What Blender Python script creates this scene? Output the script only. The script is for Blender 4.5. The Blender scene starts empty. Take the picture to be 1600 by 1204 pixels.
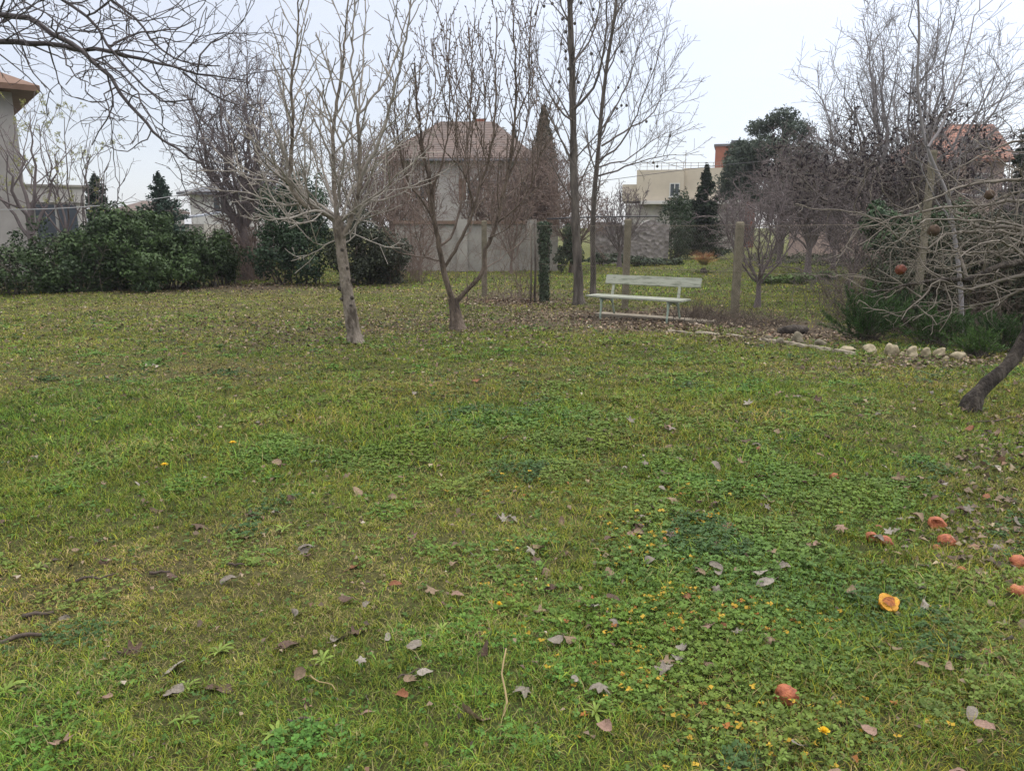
import bpy, math, random
import numpy as np
from mathutils import Vector, Matrix, Quaternion

random.seed(11)
RNG = np.random.default_rng(11)
scene = bpy.context.scene
COL = scene.collection
R = math.radians

# ------------------------------------------------------------------ camera
F = 1209.0
PITCH = math.atan(247.0 / F)
CH = 1.62
cp, sp = math.cos(PITCH), math.sin(PITCH)
cam_d = bpy.data.cameras.new('camera')
cam = bpy.data.objects.new('camera', cam_d)
COL.objects.link(cam)
cam.location = (0, 0, CH)
cam.rotation_euler = (math.pi / 2 - PITCH, 0, 0)
cam_d.sensor_width = 36
cam_d.lens = F / 1600 * 36
cam_d.clip_start = 0.05
cam_d.clip_end = 3000
scene.camera = cam


def P(px, py, Y):
    """world point at depth Y whose place was measured on the photograph"""
    u, v = (px - 800) / F, -(py - 602) / F
    dx, dy, dz = u, cp + v * sp, -sp + v * cp
    k = Y / dy
    return Vector((dx * k, Y, CH + dz * k))


def G(px, py):
    u, v = (px - 800) / F, -(py - 602) / F
    dx, dy, dz = u, cp + v * sp, -sp + v * cp
    k = -CH / dz
    return Vector((dx * k, dy * k, 0.0))


# ------------------------------------------------------------------ noise
def vnoise(x, y, seed=0):
    x = np.asarray(x, float); y = np.asarray(y, float)
    xi = np.floor(x).astype(np.int64); yi = np.floor(y).astype(np.int64)
    xf = x - xi; yf = y - yi
    u = xf * xf * (3 - 2 * xf); v = yf * yf * (3 - 2 * yf)

    def h(a, b):
        n = (a * 374761393 + b * 668265263 + seed * 974711) & 0x7fffffff
        n = ((n ^ (n >> 13)) * 1274126177) & 0x7fffffff
        return ((n ^ (n >> 16)) & 0xffff) / 65535.0
    a = h(xi, yi); b = h(xi + 1, yi); c = h(xi, yi + 1); d = h(xi + 1, yi + 1)
    return a + (b - a) * u + (c - a) * v + (a - b - c + d) * u * v


def fbm(x, y, s, seed=0, o=3):
    t = 0; w = 1; tot = 0
    for i in range(o):
        t = t + w * vnoise(np.asarray(x) * s, np.asarray(y) * s, seed + i * 17)
        tot += w; w *= .5; s *= 2.1
    return t / tot


def ground_z(x, y):
    x = np.asarray(x, float); y = np.asarray(y, float)
    z = (fbm(x, y, .55, 3) - .5) * .10 + (fbm(x, y, 2.6, 5) - .5) * .045
    fade = np.clip((140 - np.hypot(x, y)) / 60, 0, 1)
    # low bank in the neighbour's garden
    bank = np.exp(-(((x - 8.5) / 4.5) ** 2 + ((y - 31) / 4.0) ** 2)) * .30
    return z * fade + bank


def gz(x, y):
    return float(ground_z(x, y))


# ------------------------------------------------------------------ mesh helpers
def build(name, verts, faces, mat, parent=None, colors=None, smooth=True, mats=None, midx=None):
    """faces: list of (M,k) int arrays"""
    verts = np.ascontiguousarray(verts, dtype=np.float32)
    faces = [np.asarray(f, dtype=np.int32) for f in faces if len(f)]
    me = bpy.data.meshes.new(name)
    me.vertices.add(len(verts))
    me.vertices.foreach_set('co', verts.ravel())
    nl = sum(f.size for f in faces); npoly = sum(len(f) for f in faces)
    me.loops.add(nl); me.polygons.add(npoly)
    me.loops.foreach_set('vertex_index', np.concatenate([f.ravel() for f in faces]))
    tot = np.concatenate([np.full(len(f), f.shape[1], np.int32) for f in faces])
    st = np.concatenate([[0], np.cumsum(tot)[:-1]]).astype(np.int32)
    me.polygons.foreach_set('loop_start', st)
    me.polygons.foreach_set('loop_total', tot)
    me.polygons.foreach_set('use_smooth', np.full(npoly, smooth, bool))
    if colors is not None:
        a = me.attributes.new('col', 'FLOAT_COLOR', 'POINT')
        c = np.ones((len(verts), 4), np.float32); c[:, :3] = colors
        a.data.foreach_set('color', c.ravel())
    for m in (mats or [mat]):
        me.materials.append(m)
    if midx is not None:
        me.polygons.foreach_set('material_index', np.asarray(midx, np.int32))
    me.update(calc_edges=True)
    o = bpy.data.objects.new(name, me)
    COL.objects.link(o)
    if parent is not None:
        o.parent = parent
    return o


def tag(o, label=None, cat=None, group=None, kind=None):
    if label: o['label'] = label
    if cat: o['category'] = cat
    if group: o['group'] = group
    if kind: o['kind'] = kind
    return o


def empty(name, loc, label=None, cat=None, group=None, rz=0.0):
    o = bpy.data.objects.new(name, None)
    COL.objects.link(o)
    o.location = loc
    o.rotation_euler = (0, 0, rz)
    o.empty_display_size = .2
    return tag(o, label, cat, group)


class MB:
    """collects polygons for one mesh"""
    def __init__(s):
        s.v = []; s.f = {}; s.n = 0; s.c = []

    def raw(s, verts, faces, col=None):
        verts = np.asarray(verts, float).reshape(-1, 3)
        for f in faces:
            f = np.asarray(f, int)
            if len(f):
                s.f.setdefault(f.shape[1], []).append(f + s.n)
        s.v.append(verts); s.n += len(verts)
        if col is not None:
            col = np.asarray(col, float)
            s.c.append(np.broadcast_to(col, (len(verts), 3)))
        return s

    def box(s, lo, hi, M=None):
        x0, y0, z0 = lo; x1, y1, z1 = hi
        v = np.array([(x0, y0, z0), (x1, y0, z0), (x1, y1, z0), (x0, y1, z0), (x0, y0, z1), (x1, y0, z1), (x1, y1, z1), (x0, y1, z1)], float)
        if M is not None:
            v = np.array([M @ Vector(p) for p in v])
        return s.raw(v, [[(0, 3, 2, 1), (4, 5, 6, 7), (0, 1, 5, 4), (1, 2, 6, 5), (2, 3, 7, 6), (3, 0, 4, 7)]])

    def tube(s, pts, rad, k=8, cap=True):
        pts = np.array([tuple(p) for p in pts], float)
        n = len(pts)
        rad = np.broadcast_to(np.asarray(rad, float), (n,))
        v = ring_verts(pts[None], rad[None], k)[0].reshape(-1, 3)
        s.raw(v, [tube_faces(n, k)])
        if cap:
            b = s.n - n * k
            s.f.setdefault(k, []).append(np.array([list(range(k))[::-1]]) + b)
            s.f.setdefault(k, []).append(np.array([list(range((n - 1) * k, n * k))]) + b)
        return s

    def build(s, name, mat, parent=None, smooth=False):
        v = np.concatenate(s.v)
        fs = [np.concatenate(x) for x in s.f.values()]
        c = np.concatenate(s.c) if s.c else None
        return build(name, v, fs, mat, parent, c, smooth)


def tube_faces(n, k):
    i = np.arange(n - 1)[:, None] * k; j = np.arange(k)[None]
    a = i + j; b = i + (j + 1) % k
    return np.stack([a, b, b + k, a + k], -1).reshape(-1, 4)


def ring_verts(Pn, Rn, k):
    """Pn (m,n,3), Rn (m,n) -> (m,n,k,3)"""
    T = np.gradient(Pn, axis=1)
    T /= np.linalg.norm(T, axis=2, keepdims=True) + 1e-9
    mean = T.mean(1)
    ref = np.where(np.abs(mean[:, 2:3]) > .7, np.array([[1., .2, 0]]), np.array([[.1, .2, 1.]]))
    ref = ref[:, None, :]
    N = ref - (ref * T).sum(2, keepdims=True) * T
    N /= np.linalg.norm(N, axis=2, keepdims=True) + 1e-9
    B = np.cross(T, N)
    a = np.arange(k) / k * 2 * math.pi
    return Pn[:, :, None] + Rn[:, :, None, None] * (np.cos(a)[:, None] * N[:, :, None] + np.sin(a)[:, None] * B[:, :, None])


class Tubes:
    def __init__(s):
        s.d = {}; s.count = 0

    def add(s, pts, rad, k):
        s.count += 1
        s.d.setdefault((len(pts), k), []).append(([tuple(p) for p in pts], rad))

    def build(s, name, mat, parent, origin):
        if not s.d: return None
        vs = []; fs = []; off = 0
        for (n, k), items in s.d.items():
            Pn = np.array([i[0] for i in items], float) - np.array(origin)
            Rn = np.array([i[1] for i in items], float)
            m = len(items)
            v = ring_verts(Pn, Rn, k).reshape(-1, 3)
            f = tube_faces(n, k)
            f = (f[None] + (np.arange(m) * n * k)[:, None, None]).reshape(-1, 4) + off
            vs.append(v); fs.append(f); off += len(v)
        return build(name, np.concatenate(vs), [np.concatenate(fs)], mat, parent)


# ------------------------------------------------------------------ materials
def nmat(name):
    m = bpy.data.materials.new(name); m.use_nodes = True
    nt = m.node_tree
    return m, nt, nt.nodes['Principled BSDF']


def mat(name, c1, c2=None, scale=6.0, rough=.8, bump=.0, bscale=None, stretch=None, c3=None, spec=.3, detail=6, metal=0.0):
    m, nt, b = nmat(name)
    N, L = nt.nodes, nt.links
    b.inputs['Roughness'].default_value = rough
    b.inputs['Specular IOR Level'].default_value = spec
    b.inputs['Metallic'].default_value = metal
    c2 = c2 or tuple(x * .7 for x in c1)
    tc = N.new('ShaderNodeTexCoord'); mp = N.new('ShaderNodeMapping')
    L.new(tc.outputs['Object'], mp.inputs['Vector'])
    if stretch: mp.inputs['Scale'].default_value = stretch
    no = N.new('ShaderNodeTexNoise'); no.inputs['Scale'].default_value = scale; no.inputs['Detail'].default_value = detail
    no.inputs['Roughness'].default_value = .65
    L.new(mp.outputs['Vector'], no.inputs['Vector'])
    cr = N.new('ShaderNodeValToRGB')
    cr.color_ramp.elements[0].position = .3; cr.color_ramp.elements[1].position = .7
    cr.color_ramp.elements[0].color = (*c2, 1); cr.color_ramp.elements[1].color = (*c1, 1)
    if c3:
        e = cr.color_ramp.elements.new(.5); e.color = (*c3, 1)
    L.new(no.outputs['Fac'], cr.inputs['Fac'])
    L.new(cr.outputs['Color'], b.inputs['Base Color'])
    if bump:
        n2 = N.new('ShaderNodeTexNoise'); n2.inputs['Scale'].default_value = bscale or scale * 3; n2.inputs['Detail'].default_value = 5
        L.new(mp.outputs['Vector'], n2.inputs['Vector'])
        bp = N.new('ShaderNodeBump'); bp.inputs['Strength'].default_value = bump; bp.inputs['Distance'].default_value = .02
        L.new(n2.outputs['Fac'], bp.inputs['Height']); L.new(bp.outputs['Normal'], b.inputs['Normal'])
    return m


def attr_mat(name, rough=.6, spec=.3, transl=.0):
    m, nt, b = nmat(name)
    N, L = nt.nodes, nt.links
    at = N.new('ShaderNodeAttribute'); at.attribute_name = 'col'
    L.new(at.outputs['Color'], b.inputs['Base Color'])
    b.inputs['Roughness'].default_value = rough
    b.inputs['Specular IOR Level'].default_value = spec
    if transl:
        tr = N.new('ShaderNodeBsdfTranslucent'); L.new(at.outputs['Color'], tr.inputs['Color'])
        mx = N.new('ShaderNodeMixShader'); mx.inputs['Fac'].default_value = transl
        L.new(b.outputs['BSDF'], mx.inputs[1]); L.new(tr.outputs['BSDF'], mx.inputs[2])
        L.new(mx.outputs['Shader'], N['Material Output'].inputs['Surface'])
    return m


M_BLADE = attr_mat('grass blades', .7, .08, .15)
M_LEAFCOL = attr_mat('leaf colours', .5, .22, .06)
M_CLOVER = attr_mat('clover leaf colours', .65, .18, .15)
M_NEEDLE = attr_mat('needle colours', .7, .2, .05)
M_DRYLEAF = attr_mat('dry leaf colours', .75, .2, .1)
M_PALEBARK = mat('pale grey bark', (.25, .21, .17), (.07, .055, .042), 7, .85, .8, 34, (1, 1, .45), c3=(.19, .158, .128))
M_PALETWIG = mat('pale twig bark', (.35, .315, .275), (.20, .175, .15), 9, .8)
M_PLUMBARK = mat('brown plum bark', (.17, .13, .10), (.06, .044, .034), 10, .85, .6, 45, (1, 1, .3))
M_PLUMTWIG = mat('plum twig bark', (.165, .125, .10), (.095, .072, .058), 9, .8)
M_GREYBARK = mat('dark ridged bark', (.135, .115, .098), (.048, .040, .034), 8, .9, .9, 30, (1, 1, .2))
M_GREYTWIG = mat('dark twig bark', (.15, .125, .11), (.095, .08, .07), 9, .85)
M_FARTWIG = mat('purple grey twig bark', (.16, .13, .127), (.10, .082, .082), 3, .9)
M_FARBROWN = mat('reddish brown twig bark', (.20, .145, .12), (.13, .094, .08), 3, .9)
M_FARPALE = mat('silvery twig bark', (.27, .25, .25), (.17, .155, .16), 3, .9)
M_OLDBARK = mat('old fruit tree bark', (.10, .083, .068), (.024, .019, .016), 12, .9, .9, 50, (1, 1, .4), c3=(.052, .042, .035))
M_OLDTWIG = mat('grey lichen twig bark', (.225, .195, .16), (.085, .07, .058), 8, .85)
M_OVERBARK = mat('dark overhang bark', (.10, .085, .085), (.05, .042, .045), 14, .85, .5, 60)
M_BRAMBLE = mat('dry bramble stems', (.12, .092, .072), (.06, .046, .036), 6, .9)
M_STONE = mat('limestone', (.37, .31, .215), (.13, .115, .07), 8, .9, .8, 22, c3=(.32, .27, .18))
M_CONC = mat('weathered concrete', (.22, .19, .14), (.11, .098, .068), 8, .95, .5, 40)

for m_ in (M_PALEBARK, M_PLUMBARK, M_GREYBARK, M_OLDBARK):
    for nd in m_.node_tree.nodes:
        if nd.type == 'VALTORGB': nd.color_ramp.elements[0].position = .38; nd.color_ramp.elements[-1].position = .62
        if nd.type == 'BUMP': nd.inputs['Strength'].default_value = 1.0; nd.inputs['Distance'].default_value = .04

# ------------------------------------------------------------------ world, sun
w = bpy.data.worlds.new('World'); scene.world = w; w.use_nodes = True
nt = w.node_tree; N, L = nt.nodes, nt.links
for n in list(N): N.remove(n)
out = N.new('ShaderNodeOutputWorld')
SUN_EL, SUN_AZ = R(48), R(60)     # azimuth from +Y towards +X
sky = N.new('ShaderNodeTexSky'); sky.sky_type = 'NISHITA'; sky.sun_disc = False
sky.sun_elevation = SUN_EL; sky.sun_rotation = SUN_AZ
bg1 = N.new('ShaderNodeBackground'); bg1.inputs['Strength'].default_value = .05
L.new(sky.outputs['Color'], bg1.inputs['Color'])
tc = N.new('ShaderNodeTexCoord')
sep = N.new('ShaderNodeSeparateXYZ'); L.new(tc.outputs['Generated'], sep.inputs['Vector'])
cr = N.new('ShaderNodeValToRGB')
els = cr.color_ramp.elements
els[0].position = 0.0; els[0].color = (.60, .625, .69, 1)
els[1].position = 1.0; els[1].color = (2.7, 2.64, 2.56, 1)
for p_, c_ in ((.10, (.60, .615, .685, 1)), (.22, (.665, .68, .752, 1)), (.32, (.75, .762, .815, 1)), (.55, (1.8, 1.78, 1.76, 1))):
    e = els.new(p_); e.color = c_
L.new(sep.outputs['Z'], cr.inputs['Fac'])
# brighter cloud towards the right where the sun sits behind it
dot = N.new('ShaderNodeVectorMath'); dot.operation = 'DOT_PRODUCT'
L.new(tc.outputs['Generated'], dot.inputs[0])
gl = Vector((.62, .70, .36)).normalized(); dot.inputs[1].default_value = gl
mr = N.new('ShaderNodeMapRange'); mr.inputs['From Min'].default_value = .62; mr.inputs['From Max'].default_value = 1.0
mr.inputs['To Min'].default_value = 1.0; mr.inputs['To Max'].default_value = 1.18; mr.interpolation_type = 'SMOOTHSTEP'
L.new(dot.outputs['Value'], mr.inputs['Value'])
nz = N.new('ShaderNodeTexNoise'); nz.inputs['Scale'].default_value = 2.2; nz.inputs['Detail'].default_value = 4
mp = N.new('ShaderNodeMapping'); mp.inputs['Scale'].default_value = (1, 1, 3.0)
L.new(tc.outputs['Generated'], mp.inputs['Vector']); L.new(mp.outputs['Vector'], nz.inputs['Vector'])
mr2 = N.new('ShaderNodeMapRange'); mr2.inputs['To Min'].default_value = .90; mr2.inputs['To Max'].default_value = 1.10
L.new(nz.outputs['Fac'], mr2.inputs['Value'])
mul = N.new('ShaderNodeMath'); mul.operation = 'MULTIPLY'
L.new(mr.outputs['Result'], mul.inputs[0]); L.new(mr2.outputs['Result'], mul.inputs[1])
bg2 = N.new('ShaderNodeBackground'); L.new(cr.outputs['Color'], bg2.inputs['Color']); L.new(mul.outputs['Value'], bg2.inputs['Strength'])
add = N.new('ShaderNodeAddShader'); L.new(bg1.outputs['Background'], add.inputs[0]); L.new(bg2.outputs['Background'], add.inputs[1])
L.new(add.outputs['Shader'], out.inputs['Surface'])

sun_d = bpy.data.lights.new('sun', 'SUN'); sun_d.energy = 1.3; sun_d.angle = R(35); sun_d.color = (1, .965, .92)
sun = bpy.data.objects.new('sun', sun_d); COL.objects.link(sun)
sd = Vector((math.sin(SUN_AZ) * math.cos(SUN_EL), math.cos(SUN_AZ) * math.cos(SUN_EL), math.sin(SUN_EL)))
sun.rotation_euler = (-sd).to_track_quat('-Z', 'Y').to_euler()
sun.location = sd * 50
vs = scene.view_settings
scene.display_settings.display_device = 'sRGB'
vs.view_transform = 'Standard'; vs.look = 'None'; vs.exposure = 0; vs.gamma = 1; vs.use_curve_mapping = False

# ------------------------------------------------------------------ lawn zones (world ellipses)
def zone(x, y, px, py, rpx, rpy, p=2.0):
    """soft ellipse round a place on the lawn; radii measured on the ground"""
    c = G(px, py)
    rx = abs(G(px + rpx, py).x - c.x)
    y0 = G(px, py - rpy).y if py - rpy > 365 else c.y * 2
    y1 = G(px, py + rpy).y
    ry = (y0 - y1) / 2
    cy = (y0 + y1) / 2
    d = ((x - c.x) / rx) ** 2 + ((y - cy) / ry) ** 2
    return np.exp(-d ** (p / 2))


def lawn_fields(x, y):
    n1 = fbm(x, y, .9, 31); n2 = fbm(x, y, 2.8, 41); n3 = fbm(x, y, 7.0, 51)
    wob = (n1 - .5) * 1.2 + (n2 - .5) * .9
    dirt = np.maximum.reduce([
        zone(x, y, 1010, 500, 310, 20, 3) * 1.1, zone(x, y, 1250, 520, 140, 20, 3) * 1.2,
        zone(x, y, 800, 468, 120, 14) * 1.0, zone(x, y, 520, 530, 330, 24) * .5,
        zone(x, y, 700, 506, 260, 22) * .5, zone(x, y, 1480, 563, 160, 13) * .75, zone(x, y, 300, 450, 340, 7) * .85])
    dry = np.maximum.reduce([
        zone(x, y, 400, 960, 480, 190) * .8, zone(x, y, 180, 585, 330, 45) * .8,
        zone(x, y, 640, 840, 300, 60) * .55, zone(x, y, 1540, 740, 130, 140) * .7,
        zone(x, y, 350, 480, 420, 35) * .62, zone(x, y, 700, 590, 300, 30) * .45,
        zone(x, y, 1590, 1030, 110, 60) * .6])
    lush = np.maximum.reduce([
        zone(x, y, 90, 680, 330, 75) * .95, zone(x, y, 680, 680, 480, 85) * .7, zone(x, y, 1200, 720, 420, 110) * .75,
        zone(x, y, 1300, 1000, 420, 240) * .85, zone(x, y, 30, 1120, 130, 130) * .8, zone(x, y, 700, 1000, 150, 80) * .5])
    clover = np.maximum.reduce([
        zone(x, y, 1250, 1010, 370, 240, 3) * .95, zone(x, y, 900, 720, 420, 110) * .62,
        zone(x, y, 1320, 800, 330, 110) * .7, zone(x, y, 560, 720, 260, 50) * .55])
    dirt = np.clip(dirt + wob * .45, 0, 1.2)
    dry = np.clip(dry + wob * .75 + .06, 0, 1)
    lush = np.clip(lush + (n2 - .5) * 1.0 + (n1 - .5) * .6, 0, 1)
    clover = np.clip(clover * 1.1 + (n2 - .5) * 2.2 + (n3 - .5) * .8 - .18, 0, 1)
    return dirt, dry, lush, clover, n1, n2, n3


def lerp(a, b, t):
    return a + (np.asarray(b) - a) * t[:, None]


# ---- ground sheet
def make_ground():
    ys = np.concatenate([np.linspace(-400, -12, 12), np.linspace(-10, 1, 12), np.arange(1.3, 14, .12), np.arange(14, 34, .25), np.arange(34, 90, 2.0), np.linspace(95, 1500, 24)])
    xs = np.concatenate([np.linspace(-1500, -60, 20), np.arange(-56, -14, 2.0), np.arange(-14, 14.01, .16), np.arange(16, 58, 2.0), np.linspace(60, 1500, 20)])
    X, Y = np.meshgrid(xs, ys)
    x, y = X.ravel(), Y.ravel()
    z = ground_z(x, y)
    dirt, dry, lush, clover, n1, n2, n3 = lawn_fields(x, y)
    c = np.tile(np.array([.066, .070, .024]), (len(x), 1))
    c = lerp(c, (.098, .086, .036), dry * .8)
    c = lerp(c, (.040, .050, .017), lush * .7)
    c = lerp(c, (.088, .068, .048), np.clip(dirt, 0, 1))
    far = np.clip((y - 24) / 12, 0, 1)
    c = lerp(c, (.105, .11, .035), far)
    c *= (.75 + .5 * n3)[:, None]
    ny, nx = len(ys), len(xs)
    i = np.arange(ny - 1)[:, None] * nx + np.arange(nx - 1)[None]
    q = np.stack([i, i + 1, i + 1 + nx, i + nx], -1).reshape(-1, 4)
    m, nt, b = nmat('soil and thatch')
    N, L = nt.nodes, nt.links
    at = N.new('ShaderNodeAttribute'); at.attribute_name = 'col'
    tc = N.new('ShaderNodeTexCoord')
    n = N.new('ShaderNodeTexNoise'); n.inputs['Scale'].default_value = 28; n.inputs['Detail'].default_value = 8; n.inputs['Roughness'].default_value = .75
    L.new(tc.outputs['Object'], n.inputs['Vector'])
    mr = N.new('ShaderNodeMapRange'); mr.inputs['From Min'].default_value = .3; mr.inputs['From Max'].default_value = .7
    mr.inputs['To Min'].default_value = .45; mr.inputs['To Max'].default_value = 1.5
    L.new(n.outputs['Fac'], mr.inputs['Value'])
    mx = N.new('ShaderNodeMix'); mx.data_type = 'RGBA'; mx.blend_type = 'MULTIPLY'; mx.inputs['Factor'].default_value = 1
    L.new(at.outputs['Color'], mx.inputs['A']); L.new(mr.outputs['Result'], mx.inputs['B'])
    L.new(mx.outputs['Result'], b.inputs['Base Color'])
    b.inputs['Roughness'].default_value = .95; b.inputs['Specular IOR Level'].default_value = .1
    bp = N.new('ShaderNodeBump'); bp.inputs['Strength'].default_value = .8; bp.inputs['Distance'].default_value = .03
    L.new(n.outputs['Fac'], bp.inputs['Height']); L.new(bp.outputs['Normal'], b.inputs['Normal'])
    o = build('ground', np.stack([x, y, z], 1), [q], m, None, c)
    tag(o, kind='structure')


make_ground()


def sample_lawn(y0, y1, dens, margin=2.8):
    A = .70 * (y1 * y1 - y0 * y0) + 2 * margin * (y1 - y0)
    n = int(A * dens)
    # rejection sample in the widening wedge
    y = np.sqrt(RNG.uniform(y0 * y0, y1 * y1, n))
    x = RNG.uniform(-1, 1, n) * (.70 * y + margin)
    return x, y


# polygon of the bed behind the kerb where little grass grows
def grass_blades():
    rings = [(1.5, 3.2, 27000, .0030, .9), (3.2, 5, 16000, .0036, .95), (5, 8, 8000, .0050, 1.0), (8, 12, 3200, .0075, 1.0),
             (12, 19, 1200, .012, 1.0), (19, 36, 230, .03, 1.15)]
    VV, CC = [], []
    for (y0, y1, dens, wd, hs) in rings:
        x, y = sample_lawn(y0, y1, dens)
        # gather into small tufts
        cell = .045 * (1 + y / 6)
        x = x + (fbm(x, y, 9, 77, 2) - .5) * cell * 2; y = y + (fbm(x, y, 9, 78, 2) - .5) * cell * 2
        dirt, dry, lush, clover, n1, n2, n3 = lawn_fields(x, y)
        keep = RNG.random(len(x)) > np.clip(dirt * 1.05 - .12, 0, .97)
        keep &= RNG.random(len(x)) > clover * .55
        keep &= RNG.random(len(x)) > np.clip((.48 - n3) * 1.6, 0, .7)
        x, y, dirt, dry, lush, clover, n1, n2, n3 = [a[keep] for a in (x, y, dirt, dry, lush, clover, n1, n2, n3)]
        n = len(x)
        z = ground_z(x, y) - .004
        tus = np.clip((fbm(x, y, 1.9, 91, 2) - .56) * 6, 0, 1)
        h = (RNG.gamma(6, 1 / 6, n) * (.027 + .017 * lush + .010 * n2 + .024 * tus * lush) * (1 - .35 * dry)) * hs
        az = RNG.uniform(0, 2 * math.pi, n)
        lean = RNG.uniform(.55, 1.85, n) + dry * .3
        lean = np.minimum(lean, 1.72)
        wv = wd * RNG.uniform(.6, 1.3, n)
        d = np.stack([np.cos(az), np.sin(az)], 1)
        s = np.stack([-d[:, 1], d[:, 0]], 1)
        rot = RNG.uniform(-.9, .9, n)
        s = s * np.cos(rot)[:, None] + d * np.sin(rot)[:, None]
        L_ = h * 1.35
        b = np.stack([x, y, z], 1)
        m1 = b.copy(); m1[:, :2] += d * (L_ * .5 * np.sin(lean * .55))[:, None]; m1[:, 2] += L_ * .5 * np.cos(lean * .55)
        t = m1.copy(); t[:, :2] += d * (L_ * .55 * np.sin(lean * 1.2))[:, None]; t[:, 2] += L_ * .55 * np.cos(lean * 1.2)
        s3 = np.concatenate([s, np.zeros((n, 1))], 1)
        hw = (wv * .5)[:, None]
        V = np.stack([b - s3 * hw, b + s3 * hw, m1 + s3 * hw * .8, m1 - s3 * hw * .8, t], 1)
        # colours: fresh, olive, dark, straw
        fresh = np.array([.150, .245, .038]); olive = np.array([.210, .220, .043]); dark = np.array([.042, .080, .016]); straw = np.array([.29, .235, .105])
        yel = np.array([.29, .30, .034])
        r = RNG.random(n)
        c = np.tile(olive, (n, 1))
        pf = np.clip(.45 + lush * .6 - dry * .30, 0, 1)
        c = np.where((RNG.random(n) < pf)[:, None], fresh, c)
        c = np.where((RNG.random(n) < .16 + .16 * lush)[:, None], dark, c)
        c = np.where((RNG.random(n) < .08 + .12 * n1)[:, None], yel, c)
        c = np.where((r < .06 + .42 * dry + .25 * np.clip(dirt, 0, 1))[:, None], straw, c)
        big = fbm(x, y, .33, 12, 2)
        c = c * RNG.uniform(.5, 1.4, (n, 1)) * (.62 + .70 * n2)[:, None] * (.7 + .6 * n3)[:, None] * (.86 + .28 * big)[:, None]
        c[:, 0] *= 1 + (n1 - .5) * .35
        VV.append(V.reshape(-1, 3)); CC.append(np.repeat(c, 5, 0))
    V = np.concatenate(VV); C = np.concatenate(CC)
    n = len(V) // 5
    i = np.arange(n)[:, None] * 5
    q = i + np.array([[0, 1, 2, 3]]); t = i + np.array([[3, 2, 4]])
    o = build('grass', V, [q, t], M_BLADE, None, C)
    tag(o, 'patchy winter lawn of green and straw coloured grass', 'grass', kind='stuff')
    print('blades', n)


grass_blades()


def leaf_quads(c, nrm, size, aspect=.6, fold=.2):
    """diamond leaves: c (n,3), nrm (n,3), size (n,) -> verts (n*4,3)"""
    n = len(c)
    nrm = nrm / (np.linalg.norm(nrm, axis=1, keepdims=True) + 1e-9)
    rv = RNG.normal(size=(n, 3))
    t = np.cross(nrm, rv); t /= np.linalg.norm(t, axis=1, keepdims=True) + 1e-9
    b = np.cross(nrm, t)
    s = size[:, None]
    a = aspect if np.isscalar(aspect) else aspect[:, None]
    return np.stack([c - t * s * .5, c + b * s * a * .5 + nrm * s * fold * .5 - t * s * .08, c + t * s * .5 - nrm * s * fold * .4, c - b * s * a * .5 + nrm * s * fold * .5 - t * s * .08], 1).reshape(-1, 3)


def quads(n):
    return np.arange(n * 4).reshape(-1, 4)


def ground_cover():
    VV, CC = [], []
    for (y0, y1, dens, sz) in ((1.5, 3.4, 4600, .0125), (3.4, 6, 3300, .0155), (6, 10, 1300, .023), (10, 14, 300, .036)):
        x, y = sample_lawn(y0, y1, dens)
        dirt, dry, lush, clover, n1, n2, n3 = lawn_fields(x, y)
        keep = RNG.random(len(x)) < np.clip(clover * 1.3, .03, 1) * (1 - np.clip(dirt, 0, 1))
        x, y, n1, n2, clover = [a[keep] for a in (x, y, n1, n2, clover)]
        n = len(x)
        z = ground_z(x, y) + RNG.uniform(.008, .045, n) * (.6 + clover * .7)
        az = RNG.uniform(0, 6.283, n)
        kind = fbm(x, y, 1.4, 61, 2)
        base = np.stack([.050 + .065 * n1 * n2 * 2, .105 + .075 * n2, .020 + .016 * kind], 1)
        blu = kind > .68
        base[blu] = np.array([.048, .092, .028])
        base *= RNG.uniform(.7, 1.35, (n, 1))
        # yellowing and orange leaflets in the right foreground
        px = np.maximum(zone(x, y, 1130, 1000, 330, 230, 3), zone(x, y, 960, 780, 170, 50) * 1.0)
        cl = np.clip((fbm(x, y, 2.7, 71, 2) - .42) * 5, 0, 1)
        r = RNG.random(n)
        base = np.where((r < .10 * px * cl)[:, None], np.array([.42, .27, .03]) * RNG.uniform(.7, 1.1, (n, 1)), base)
        base = np.where((r > 1 - .035 * px * cl)[:, None], np.array([.28, .11, .03]) * RNG.uniform(.7, 1.1, (n, 1)), base)
        for k in range(3):
            a = az + k * 2.094
            s = sz * RNG.uniform(.7, 1.5, n)
            c = np.stack([x + np.cos(a) * s * .55, y + np.sin(a) * s * .55, z], 1)
            nr = np.stack([np.cos(a) * -.25, np.sin(a) * -.25, np.ones(n)], 1) + RNG.normal(size=(n, 3)) * .32
            VV.append(leaf_quads(c, nr, s * 1.05, .95, .18)); CC.append(np.repeat(base, 4, 0))
    V = np.concatenate(VV); C = np.concatenate(CC)
    o = build('clover', V, [quads(len(V) // 4)], M_CLOVER, None, C)
    tag(o, 'low clover and weeds spreading through the lawn, partly yellowed', 'ground cover', kind='stuff')
    print('clover', len(V) // 4)


ground_cover()

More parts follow.
